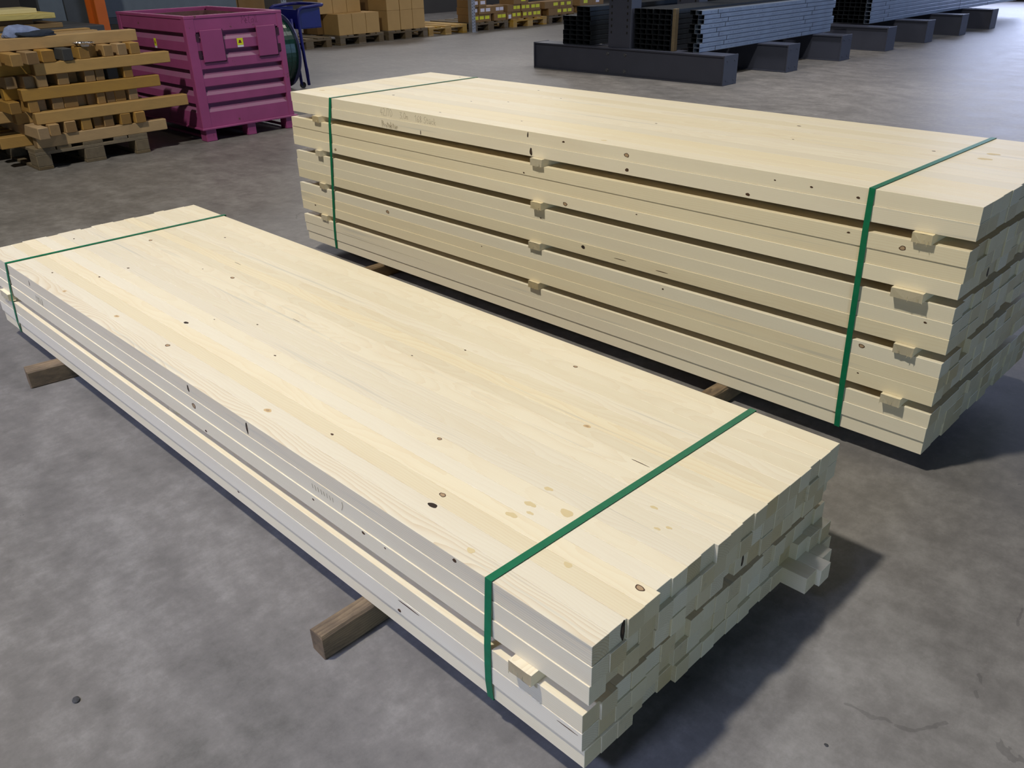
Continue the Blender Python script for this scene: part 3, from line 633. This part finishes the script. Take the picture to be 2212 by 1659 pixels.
# ------------------------------------------------------------------ pink steel bin
def steel_bin():
    x1, x0, y0, y1, zb, zt_ = -5.93, -7.13, .945, 1.765, .10, .915
    t = thing('steel_bin', 'pink corrugated steel bin with yellow stickers, beside the crossed timber pile', 'bin', (x1, y0, 0))
    t_loc = Vector((x1, y0, 0))
    def ob(name, bm, m, par=t): 
        o = obj(name, bm, m, par)
        for v in o.data.vertices: v.co -= t_loc
        return o
    gr = [(.800, .735), (.668, .603), (.538, .470), (.412, .345), (.288, .220)]
    def prof(sgn, face):
        pts = [(face, zb)]; d = .036
        for a, b in reversed(gr):
            pts += [(face, b), (face - sgn * d, a - .012), (face - sgn * d, a - .002), (face, a)]
        pts += [(face, zt_ - .02), (face - sgn * .046, zt_ - .02), (face - sgn * .046, zb)]
        return pts
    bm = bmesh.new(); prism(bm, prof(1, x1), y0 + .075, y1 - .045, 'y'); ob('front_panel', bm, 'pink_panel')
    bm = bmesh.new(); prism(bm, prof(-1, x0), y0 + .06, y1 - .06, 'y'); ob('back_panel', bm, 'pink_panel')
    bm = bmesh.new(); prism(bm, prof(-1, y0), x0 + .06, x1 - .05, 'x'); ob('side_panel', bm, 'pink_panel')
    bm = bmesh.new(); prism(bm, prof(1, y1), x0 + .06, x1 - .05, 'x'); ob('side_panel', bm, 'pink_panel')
    ob('lining', bbox(x0 + .0465, x1 - .0465, y0 + .0465, y0 + .050, zb + .05, zt_ - .03), 'rust')
    ob('lining', bbox(x0 + .0465, x1 - .0465, y1 - .050, y1 - .0465, zb + .05, zt_ - .03), 'rust')
    ob('lining', bbox(x0 + .0465, x0 + .050, y0 + .051, y1 - .051, zb + .05, zt_ - .03), 'rust')
    ob('lining', bbox(x1 - .050, x1 - .0465, y0 + .051, y1 - .051, zb + .05, zt_ - .03), 'rust')
    ob('bin_floor', bbox(x0 + .01, x1 - .01, y0 + .01, y1 - .01, zb - .001, zb + .02), 'rust')
    for xa, xb in ((x1 - .05, x1 + .004), (x0 - .004, x0 + .06)):
        for ya, yb in ((y0 - .004, y0 + .075), (y1 - .045, y1 + .004)):
            ob('corner_post', bbox(xa, xb, ya, yb, zb, zt_ - .02, bev=.004), 'pink')
    bm = bmesh.new()
    box(bm, x1 - .046, x1 + .005, y0 - .005, y1 + .005, zt_ - .022, zt_, bev=.003); box(bm, x0 - .005, x0 + .046, y0 - .005, y1 + .005, zt_ - .022, zt_, bev=.003)
    box(bm, x0 + .046, x1 - .046, y0 - .005, y0 + .046, zt_ - .022, zt_, bev=.003); box(bm, x0 + .046, x1 - .046, y1 - .046, y1 + .005, zt_ - .022, zt_, bev=.003)
    ob('rim', bm, 'pink')
    ob('base_lip', bbox(x0 - .012, x1 + .015, y0 - .012, y1 + .030, zb - .008, zb + .006, bev=.002), 'pink')
    for ya, yb in ((.962, 1.052), (1.325, 1.402), (1.685, 1.755)):
        for xa, xb in ((x1 - .10, x1 - .005), (x0 + .005, x0 + .10)):
            ob('foot', bbox(xa, xb, ya, yb, 0, zb - .008, bev=.004), 'pink')
        bm = bmesh.new(); tube(bm, [(x0 + .10, (ya + yb) / 2, .02), (x1 - .10, (ya + yb) / 2, .02)], .012, 8); ob('skid_rail', bm, 'pink')
    # dumping pockets with their slots
    for ya, yb, za, zc in ((1.046, 1.228, .585, .812), (1.520, 1.690, .590, .812)):
        p = ob('lifting_pocket', bbox(x1 + .001, x1 + .014, ya, yb, za, zc, bev=.003), 'pocket')
        g = ob('pocket_painted_shadow', bbox(x1 + .001, x1 + .010, yb + .0005, yb + .006, za - .004, zc), 'slot_and_shadow_dark', p)  # dark strips painted as the plate's shadow, beside and below it
        g = ob('pocket_painted_shadow', bbox(x1 + .001, x1 + .010, ya, yb + .006, za - .009, za - .0045), 'slot_and_shadow_dark', p)
    for ya in (1.012, 1.698):
        for zc in (.735, .615):
            ob('slot', bbox(x1 + .0041, x1 + .006, ya, ya + .026, zc, zc + .055), 'slot_and_shadow_dark')
    # stickers
    def sticker(par, org, ux, size, lab):
        s = ob('warning_sticker', bm_quad(org, ux, size[0], size[1], .0015), 'yellow', par); s['label'] = lab
        o2 = Vector(org) + Vector(ux) * size[0] * .22 + Vector((0, 0, size[1] * .30)) + nrm(ux) * .0016
        e_ = ob('emblem', bm_emblem(o2, ux, size[0] * .50, size[1] * .48), 'red', s)
        o3 = Vector(org) + Vector((0, 0, -size[1] * .30))
        ob('white_strip', bm_quad(o3, ux, size[0], size[1] * .28, .0012), 'white', s)
    def nrm(ux): return Vector(ux).cross(Vector((0, 0, 1)))
    def bm_quad(org, ux, w_, h_, th):
        bm = bmesh.new(); o = Vector(org); ux = Vector(ux); n_ = nrm(ux) * th
        q = [o, o + ux * w_, o + ux * w_ + Vector((0, 0, h_)), o + Vector((0, 0, h_))]
        A = [bm.verts.new(v) for v in q]; B = [bm.verts.new(v + n_) for v in q]
        bm.faces.new(A); bm.faces.new(B)
        for i in range(4): bm.faces.new((A[i], A[(i + 1) % 4], B[(i + 1) % 4], B[i]))
        return bm
    def bm_emblem(org, ux, w_, h_):
        bm = bmesh.new(); o = Vector(org); ux = Vector(ux); n_ = nrm(ux) * .0006
        pts = [(0, 0), (1, 0), (1, .28), (.84, .28), (.84, .66), (.66, .92), (.34, .92), (.16, .66), (.16, .28), (0, .28)]
        q = [o + ux * w_ * a + Vector((0, 0, h_ * b)) for a, b in pts]
        A = [bm.verts.new(v) for v in q]; B = [bm.verts.new(v + n_) for v in q]
        bm.faces.new(A); bm.faces.new(B)
        for i in range(len(q)): bm.faces.new((A[i], A[(i + 1) % len(q)], B[(i + 1) % len(q)], B[i]))
        return bm
    sticker(t, (x1 + .0005, 1.346, .685), (0, 1, 0), (.052, .050), 'yellow sticker with dark red emblem on the front')
    sticker(t, (-6.508, y0 - .0005, .685), (1, 0, 0), (.036, .055), 'yellow sticker with dark red emblem on the left side')
    # the handwritten word
    bm = strokes_bm('Metall', .062, adv=.44, wid=.0026, seed=12)
    for v in bm.verts:
        c = v.co.copy(); v.co = Vector((x1 - c.y + .0001, 1.408 + c.x, .838 + c.z))
    o = ob('handwriting', bm, 'marker'); o['label'] = 'handwritten word in dark marker'
steel_bin()

# ------------------------------------------------------------------ blue strapping trolley
t = thing('strapping_trolley', 'blue strapping trolley with a dark green coil of band behind the pink bin', 'trolley', (-7.85, 3.12, 0))
def loc_(bm, off=Vector((-7.85, 3.12, 0))):
    for v in bm.verts: v.co -= off
    return bm
XF, XB = -7.85, -8.42
def rail(x, yb, dx=0):
    return [(x, yb + .035, .03), (x, yb + .015, .35), (x, yb, .66), (x, yb + .004, .74), (x, yb + .022, .785), (x, yb + .06, .803)]
fr = rail(XF, 3.125); bk = rail(XB, 3.13)
pts = fr + [(XF, 3.34, .812), (XF - .02, 3.44, .815), (XF - .07, 3.485, .817), ((XF + XB) / 2, 3.50, .82), (XB + .07, 3.485, .82), (XB + .02, 3.44, .818), (XB, 3.34, .815)] + bk[::-1]
bm = bmesh.new(); tube(bm, pts, .017, 10); obj('frame_tube', loc_(bm), 'blue', t, smooth=True)
bm = bmesh.new(); tube(bm, [(XF - .05, 3.10, .03), (XF - .05, 3.085, .4), (XF - .05, 3.07, .70)], .016, 8); obj('frame_leg', loc_(bm), 'blue', t, smooth=True)
bm = bmesh.new(); tube(bm, [(XB, 3.10, .03), (XB, 3.085, .4), (XB, 3.07, .70)], .016, 8); obj('frame_leg', loc_(bm), 'blue', t, smooth=True)
bm = bmesh.new(); box(bm, XB + .02, XF - .018, 3.128, 3.132 + .004, .60, .785); box(bm, XF - .026, XF - .018, 3.132, 3.415, .60, .795); box(bm, XB + .02, XB + .028, 3.132, 3.415, .60, .795); box(bm, XB + .02, XF - .018, 3.13, 3.415, .595, .603)
obj('tool_tray', loc_(bm), 'blue', t)
cy0 = 2.82
bm = bmesh.new(); cyl(bm, (-8.13, cy0 + .0105, .38), .335, .210, 'y', 48); cyl(bm, (-8.13, cy0 + .06, .38), .339, .03, 'y', 48); cyl(bm, (-8.13, cy0 + .14, .38), .338, .02, 'y', 48)
obj('band_coil', loc_(bm), 'coil', t)
for y_ in (cy0, cy0 + .221):
    bm = bmesh.new(); cyl(bm, (-8.13, y_, .38), .375, .010, 'y', 48); obj('coil_flange', loc_(bm), 'blue_grey', t)
bm = bmesh.new(); cyl(bm, (-8.13, cy0 - .03, .38), .025, .32, 'y', 14); obj('axle', loc_(bm), 'steel', t)
for x_ in (XF - .05, XB):
    bm = bmesh.new(); cyl(bm, (x_ - .012, 3.115, .032), .032, .024, 'x', 18); obj('wheel', loc_(bm), 'black', t)
bm = bmesh.new(); tube(bm, [(XF + .015, 3.135, .30), (XF + .03, 3.15, .20), (XF + .02, 3.16, .12), (XF + .022, 3.15, .05)], .003, 6); obj('loose_band_end', loc_(bm), 'blue', t)

# ------------------------------------------------------------------ cartons on pallets
def carton(x1, y0, y1, z0, z1, dx, m, label, labels=(), group='cardboard boxes on the pallets', flaps=True, jit=0.0):
    t = thing('cardboard_box', label, 'box', (x1, (y0 + y1) / 2, z0), jit, group)
    h = z1 - z0 - .0008; hw = (y1 - y0) / 2 - .002
    bm = bbox(-dx, 0, -hw, hw, 0, h - .003, bev=.003)
    obj('carton_body', bm, m, t)
    if flaps:
        obj('top_flap', bbox(-dx + .002, -dx / 2 - .001, -hw + .001, hw - .001, h - .003, h), m, t)
        obj('top_flap', bbox(-dx / 2 + .001, -.002, -hw + .001, hw - .001, h - .003, h), m, t)
    for (f0, f1, q0, q1, c) in labels:
        n_ = obj('sticker', bbox(.0, .0012, -hw + f0 * 2 * hw, -hw + f1 * 2 * hw, q0 * h, q1 * h), c, t); n_['label'] = 'yellow sticker' if c == 'yellow' else 'white sticker'
    return t
XP = -11.45
pallet(XP + .01, 5.13, 'pallet', 'dark empty pallet behind the blue trolley')
carton(XP - .75, 5.10, 5.55, .1445, .42, .4, 'carton_d', 'brown box at the back of the dark pallet behind the blue trolley')
pallet(XP, 6.10, 'pallet', 'grey pallet carrying the stepped stack of plain boxes right of the blue trolley', wy=.86)
names = ('left', 'middle', 'right')
for i in range(3):
    carton(XP - .02, 6.105 + .268 * i, 6.371 + .268 * i, .1445, .452, .42, 'carton', 'plain tan box, %s one of the front lower row on the stepped stack' % names[i])
    carton(XP - .46, 6.00 + .268 * i, 6.266 + .268 * i, .1445, .452, .42, 'carton_b', 'plain tan box at the back of the stepped stack, lower row, %s' % names[i])
    carton(XP - .30, 5.955 + .27 * i, 6.223 + .27 * i, .4525, .76, .42, 'carton', 'plain tan box, %s one of the upper row on the stepped stack' % names[i])
pallet(XP, 7.06, 'pallet', 'grey pallet under the tall tight block of plain boxes', wy=.84)
for j in range(2):
    for i, (a, b) in enumerate(((7.08, 7.345), (7.352, 7.61), (7.613, 7.875))):
        carton(XP - .03, a, b, .1445 + .303 * j, .4475 + .303 * j, .5, 'carton', 'plain tan box in the tight block, %s layer, %s of three' % (('lower', 'upper')[j], names[i]))
        carton(XP - .54, a, b, .1445 + .303 * j, .4475 + .303 * j, .5, 'carton_b', 'plain tan box behind the tight block front, %s layer, %s of three' % (('lower', 'upper')[j], names[i]))
pallet(XP, 7.93, 'pallet_new', 'empty fresh yellow pallet beside the rack upright', wy=.88)
carton(XP - 1.5, 7.75, 8.55, .001, .85, .7, 'carton_d', 'tall dark brown carton standing behind the empty yellow pallet', flaps=True)
# perforated rack posts
def post(x, y, label, w_=.085, h=2.2):
    t = thing('rack_post', label, 'rack post', (x, y, 0), 0, 'galvanised rack posts')
    bm = bmesh.new(); a = w_ / 2
    prism(bm, [(0, -a), (0, a), (-.09, a), (-.09, a - .004), (-.004, a - .004), (-.004, -a + .004), (-.09, -a + .004), (-.09, -a)], .006, h, 'z'); obj('post_profile', bm, 'galv_post', t)
    bm = bmesh.new(); box(bm, -.11, .03, -a - .02, a + .02, 0, .006); obj('base_plate', bm, 'galv_post', t)
    bm = bmesh.new()
    for k in range(int((h - .06) / .05)):
        for s in (-1, 1): box(bm, .0002, .0010, s * a * .5 - .006, s * a * .5 + .006, .05 + .05 * k + (.012 if s > 0 else 0), .068 + .05 * k + (.012 if s > 0 else 0))
    obj('slot_holes', bm, 'black', t)
post(-11.36, 8.895, 'perforated grey rack post between the empty yellow pallet and the labelled boxes')
post(-11.2, 5.02, 'perforated grey rack post seen over the pink bin')
# labelled boxes
pallet(XP, 8.97, 'pallet', 'dark pallet under the boxes with white and yellow labels, next to the rack post', wy=.88)
pallet(XP + .02, 9.96, 'pallet_new', 'yellowish pallet under the yellow-labelled boxes', wy=.92)
pallet(XP, 10.96, 'pallet', 'dark grey pallet beyond the yellowish pallet, under labelled boxes', wy=.88)
pallet(XP, 11.92, 'pallet', 'far dark grey pallet at the end of the row of labelled boxes', wy=.88)
Wl = 'white'; Yl = 'yellow'
def lb(a, b, c, q0=.35, q1=.80): return (a, b, q0, q1, c)
def row(zi, spec, where):
    for i, (a, b, labs) in enumerate(spec):
        carton(XP - .02 - RND.uniform(0, .03), a, b, .1445 + .124 * zi, .1445 + .124 * (zi + 1), .38, 'carton_b', 'brown labelled box, %s, %s row, %s from left' % (where, ('bottom', 'second', 'third')[zi], ORD[i]), labs, 'labelled boxes on the pallets')
w1 = 'on the dark pallet beside the rack post'
row(0, [(8.96, 9.135, [lb(.45, .90, Yl)]), (9.14, 9.46, [lb(.10, .42, Yl), lb(.52, .86, Yl)]), (9.52, 9.83, [lb(.30, .62, Yl), lb(.66, .97, Yl)])], w1)
row(1, [(8.96, 9.135, [lb(.38, .90, Wl)]), (9.14, 9.46, [lb(.12, .44, Wl), lb(.54, .88, Wl)]), (9.465, 9.78, [lb(.36, .64, Wl), lb(.68, .98, Wl)])], w1)
row(2, [(8.96, 9.135, [lb(.38, .92, Wl)]), (9.14, 9.33, [lb(.22, .84, Wl)])], w1)
w2 = 'on the yellowish pallet'
row(0, [(9.86, 9.985, [lb(.3, .9, Wl, .1, .65)]), (9.99, 10.25, [lb(.08, .40, Yl), lb(.55, .92, Yl)]), (10.255, 10.52, [lb(.05, .40, Yl), lb(.58, .92, Yl)]), (10.525, 10.78, [lb(.15, .48, Yl), lb(.55, .9, Yl)])], w2)
row(1, [(9.87, 10.22, [lb(.46, .68, Yl), lb(.72, .95, Yl)]), (10.225, 10.48, [lb(.05, .40, Yl), lb(.50, .85, Yl)]), (10.485, 10.75, [lb(.06, .44, Yl), lb(.52, .92, Yl)])], w2)
row(2, [(10.02, 10.42, [lb(.5, .8, Yl)])], w2)
w3 = 'on the dark grey pallet farther right'
row(0, [(10.98, 11.36, [lb(.68, .95, Yl)]), (11.365, 11.72, [lb(.1, .4, Yl), lb(.5, .8, Yl)])], w3)
row(1, [(10.88, 11.30, [lb(.6, .9, Yl)]), (11.305, 11.70, [lb(.1, .35, Yl), lb(.55, .85, Yl)])], w3)
w4 = 'on the far dark pallet'
row(0, [(11.93, 12.30, [lb(.2, .5, Yl), lb(.6, .9, Yl)]), (12.305, 12.66, [lb(.2, .6, Wl)])], w4)
row(1, [(11.90, 12.30, [lb(.3, .6, Yl)]), (12.305, 12.66, [lb(.3, .6, Wl)])], w4)

# ------------------------------------------------------------------ cantilever rack
t = thing('cantilever_rack', 'dark grey cantilever rack of base beams carrying the steel tube bundles', 'rack', (-5.76, 5.88, 0))
def lr(bm, off=Vector((-5.76, 5.88, 0))):
    for v in bm.verts: v.co -= off
    return bm
BX0, BX1 = -7.03, -4.375
for k in range(7):
    yb = 5.885 + 1.31 * k + (0 if k < 2 else .0); hb = .292
    bm = bmesh.new(); d = .26
    # I-section lying on its flanges: web in the middle, flanges top and bottom
    prism(bm, [(yb, 0.0), (yb + d, 0.0), (yb + d, .014), (yb + d / 2 + .006, .014), (yb + d / 2 + .006, hb - .014), (yb + d, hb - .014), (yb + d, hb), (yb, hb), (yb, hb - .014), (yb + d / 2 - .006, hb - .014), (yb + d / 2 - .006, .014), (yb, .014)], BX0, BX1, 'x')
    # filler web plate near the front face, as the shallow channel face in view
    box(bm, BX0, BX1, yb + .022, yb + .030, .014, hb - .014); box(bm, BX0, BX1, yb + d - .030, yb + d - .022, .014, hb - .014)
    b_ = obj('base_beam', lr(bm), 'rack', t)
    obj('end_plate', lr(bbox(BX1, BX1 + .016, yb - .002, yb + d + .002, .001, hb + .004, bev=.002)), 'rack', b_)
    obj('end_plate', lr(bbox(BX0 - .016, BX0, yb - .002, yb + d + .002, .001, hb + .004, bev=.002)), 'rack', b_)
    if k == 0:
        for xx in (-5.905, -5.655):
            for zz in (.050, .225):
                bm = bmesh.new(); cyl(bm, (xx, yb + .022, zz), .016, -.012, 'y', 6); cyl(bm, (xx, yb + .022, zz), .022, -.003, 'y', 14); obj('bolt', lr(bm), 'steel', b_)
    for zz in (.05, .24):
        for yy in (.06, .20) if k < 3 else ():
            bm = bmesh.new(); cyl(bm, (BX1 + .016, yb + yy, zz), .010, .004, 'x', 8); obj('bolt', lr(bm), 'rack', b_)
    if k in (0, 2, 3, 5, 6) or True:
        yc0 = yb + .04
        bm = bmesh.new(); box(bm, -5.920, -5.605, yc0, yc0 + .18, hb, 2.6, bev=.004)
        c_ = obj('column', lr(bm), 'rack', t)
        bm = bmesh.new()
        for q in range(9):
            zz = .44 + .066 * q * 1.0
            for xx in (-5.885, -5.665):
                box(bm, xx, xx + .018, yc0 - .0012, yc0 - .0002, zz, zz + .026)
        obj('column_slots', lr(bm), 'black', c_)

# steel tubes
def hollow(x0, x1, y0, y1, z0, z1, wall, m, label, group, print_=False, name='steel_tube'):
    bm = bmesh.new()
    def oct_(a, b, c, d, r): return [(a + r, c), (b - r, c), (b, c + r), (b, d - r), (b - r, d), (a + r, d), (a, d - r), (a, c + r)]
    o_ = oct_(x0, x1, z0, z1, .005); i_ = oct_(x0 + wall, x1 - wall, z0 + wall, z1 - wall, .0035)
    cx, cz = (x0 + x1) / 2, z0
    R = []
    for y in (y0, y1):
        R.append([bm.verts.new((p - cx, y - y0, q - cz)) for p, q in o_]); R.append([bm.verts.new((p - cx, y - y0, q - cz)) for p, q in i_])
    for k in range(8):
        j = (k + 1) % 8
        bm.faces.new((R[0][k], R[0][j], R[2][j], R[2][k])); bm.faces.new((R[1][k], R[1][j], R[3][j], R[3][k]))
        bm.faces.new((R[0][k], R[0][j], R[1][j], R[1][k])); bm.faces.new((R[2][k], R[2][j], R[3][j], R[3][k]))
    o = obj(name, bm, m); o.location = (cx, y0, cz); tag(o, label, 'tube', group); return o
ZB = .2922
def bundle(x0, wt, ht, cols, y0, L, m, where, group, wall=.0025, jit=.012, side_m=None):
    for c, nr in enumerate(cols):
        for q in range(nr):
            ya = y0 + RND.uniform(-jit, jit)
            hollow(x0 + wt * c + .0004, x0 + wt * (c + 1) - .0004, ya, ya + L, ZB + ht * q + .0002, ZB + ht * (q + 1) - .0003, wall, side_m if (side_m and c == len(cols) - 1) else m,
                   'steel tube %s, %s row up, %s from left' % (where, ORD[q], ORD[c]), group)
bundle(-6.634, .1035, .0516, [6, 6, 8, 8], 5.965, 2.9, 'tube_dark', 'left of the rack column', 'dark tubes left of the rack column')
bundle(-5.592, .0815, .0516, [8] * 6, 5.975, 2.9, 'tube_dark', 'in the block right of the rack column', 'dark tubes right of the rack column')
o = obj('timber_spacer', bbox(-.019, .019, 0, .06, 0, .42, bev=.002), 'pallet'); o.location = (-5.070, 5.97, ZB + .0002)
tag(o, 'upright brown wooden strip between two tube bundles on the rack', 'wood strip')
# galvanised profiles: right-hand bundle, staggered in pairs
stag = [.14, .02, .10, .03, .16, .05, .12, .02, .09]
for q in range(9):
    ht = .0458; z0_ = ZB + ht * q
    ya = 6.00 + (.05 if (q // 2) % 2 else 0.0)
    hollow(-4.900, -4.824, ya + RND.uniform(0, .02), ya + 2.93, z0_ + .0002, z0_ + ht - .0008, .0025, 'tube_dark', 'inner galvanised profile of the right bundle on the rack, %s row up' % ORD[q], 'galvanised profiles of the right bundle')
    o = hollow(-4.823, -4.746, ya, ya + 2.95, z0_ + .0002, z0_ + ht - .0012, .0025, 'galv', 'outer galvanised profile of the right bundle on the rack, %s row up' % ORD[q], 'galvanised profiles of the right bundle')
    # overlap joints and printed marks on the outer side
    jb = bmesh.new(); js = .30 + (.16 if ((q + 1) // 2) % 2 else 0)
    for yy in (js, 2.2 + (.2 if ((q + 1) // 2) % 2 else 0)):
        box(jb, .0386, .0390, yy, yy + .010, .0015, ht - .003)
    j = obj('joint_line', jb, 'black', o)
    pb = bmesh.new(); rr = random.Random(q)
    for st_ in (.16, .52, .95, 1.40, 1.85):
        for k in range(9):
            if rr.random() < .8:
                yy = st_ + .030 * k; box(pb, .0386, .0389, yy, yy + rr.uniform(.010, .022), .015 + rr.uniform(0, .006), .026 + rr.uniform(0, .004))
    j = obj('printed_marks', pb, 'print', o); j['label'] = 'faint grey printed marks'
# second galvanised bundle farther back
for c in range(9):
    for q in range(8):
        outer = c == 8; ht = .052
        ya = 10.25 + RND.uniform(-.012, .012)
        o = hollow(-5.53 + .0785 * c + .0004, -5.53 + .0785 * (c + 1) - .0004, ya, ya + 6.6, ZB + ht * q + .0002, ZB + ht * (q + 1) - .0012, .0025, 'galv' if outer else 'tube_dark',
               'steel profile in the far bundle on the rack, %s row up, %s from left' % (ORD[q], ORD[c]), 'profiles of the far bundle on the rack')
        if outer:
            jb = bmesh.new()
            for yy in (.45 + .12 * (q % 2), 3.3, 4.6 + .3 * (q % 2)): box(jb, .0393, .0397, yy, yy + .014, .0015, ht - .003)
            obj('joint_line', jb, 'black', o)

# ------------------------------------------------------------------ clutter behind the timber pile, upper left
t = thing('work_table', 'dark low steel table under the yellowish planks behind the timber pile', 'table', (-8.2, .1, 0))
obj('table_top', bbox(-.9, .10, -.9, 1.10, .70, .76, bev=.004), 'cab', t)
for xx in (-.85, .04):
    for yy in (-.85, 1.03): obj('leg', bbox(xx, xx + .05, yy, yy + .05, 0, .70, bev=.003), 'cab', t)
for i, (xa, xb, ya, yb, za, zb_, m, lab) in enumerate((
    (-8.62, -8.16, -.7, .86, .7601, .800, 'plank_old', 'lowest brown plank of the small plank stack behind the timber pile'),
    (-8.58, -8.18, -.7, .62, .8002, .842, 'plank_old', 'short brown plank in the middle of the small plank stack behind the timber pile'),
    (-8.60, -8.12, -.8, .80, .8422, .886, 'plank', 'yellowish plank second from the top of the small plank stack'),
    (-8.66, -8.26, -.8, .70, .8862, .925, 'plank', 'topmost yellowish plank of the small plank stack behind the timber pile'))):
    o = obj('plank', bbox(xa - xa, xb - xa, ya - ya, yb - ya, 0, zb_ - za, bev=.003), m); o.location = (xa, ya, za)
    tag(o, lab, 'plank', 'planks of the small stack')
o = obj('paper_note', bbox(0, .003, 0, .085, 0, .055), 'white'); o.location = (-8.0985, .55, .702); tag(o, 'small white paper stuck on the dark table edge', 'paper')
# orange machine upright and grey cabinets
t = thing('steel_upright', 'bright orange steel upright standing behind the timber pile', 'upright', (-8.5, 1.31, 0))
obj('column', bbox(-.10, 0, .0, .105, .012, 2.0, bev=.004), 'orange', t); obj('flange', bbox(-.115, -.0995, -.045, .105, .012, 2.0), 'orange', t); obj('base_plate', bbox(-.14, .03, -.06, .14, 0, .012), 'orange', t)
t = thing('grey_cabinet', 'dark grey steel cabinet left of the orange upright', 'cabinet', (-9.2, 1.02, 0))
obj('cabinet_body', bbox(-.5, 0, 0, .50, .04, 1.5, bev=.006), 'cab', t); obj('door', bbox(.001, .014, .012, .245, .08, 1.46, bev=.003), 'panel', t); obj('door', bbox(.001, .014, .255, .49, .08, 1.46, bev=.003), 'cab', t); obj('plinth', bbox(-.48, -.02, .02, .48, 0, .04), 'black', t)
t = thing('steel_stillage', 'blue-grey sheet steel container behind the pink bin', 'container', (-9.0, 2.05, 0))
bm = bmesh.new(); box(bm, -1.0, 0, -.50, 1.02, .76, 1.5, bev=.006); obj('body', bm, 'panel', t)
obj('edge_beam', bbox(-1.0, .012, -.50, 1.04, .70, .76, bev=.003), 'cab', t)
for xx in (-.98, -.06):
    for yy in (-.48, .96): obj('leg', bbox(xx, xx + .05, yy, yy + .06, 0, .70, bev=.003), 'cab', t)
for i in range(3):
    carton(-11.75, 3.72 + .44 * i, 4.15 + .44 * i, .45, .755, .4, 'carton_b', 'brown box on the shelf seen over the pink bin, %s of three' % names[i], flaps=True)
t = thing('low_shelf', 'low shelf of the rack behind the pink bin, carrying three brown boxes', 'shelf', (-11.7, 3.6, 0))
obj('shelf_board', bbox(-.6, 0, 0, 1.45, .41, .4495), 'plank_old', t)
for yy in (0.0, 1.39):
    for xx in (-.6, -.06): obj('leg', bbox(xx, xx + .06, yy, yy + .06, 0, .41), 'galv_post', t)

# ------------------------------------------------------------------ grit on the floor
for (x, y, s, lab) in ((-.8853, -1.9457, .009, 'small dark piece of grit on the floor at lower left'), (.2335, -1.0207, .004, 'tiny dark speck of grit on the floor right of the front stack')):
    bm = bmesh.new(); bmesh.ops.create_icosphere(bm, subdivisions=2, radius=1.0); q = random.Random(3)
    for v in bm.verts: v.co = Vector((v.co.x * s * q.uniform(.9, 1.2), v.co.y * s * .75 * q.uniform(.9, 1.2), (max(v.co.z, -.5) + .5) * s * .4))
    o = obj('stone_chip', bm, 'stone'); o.location = (x, y, 0); tag(o, lab, 'stone')
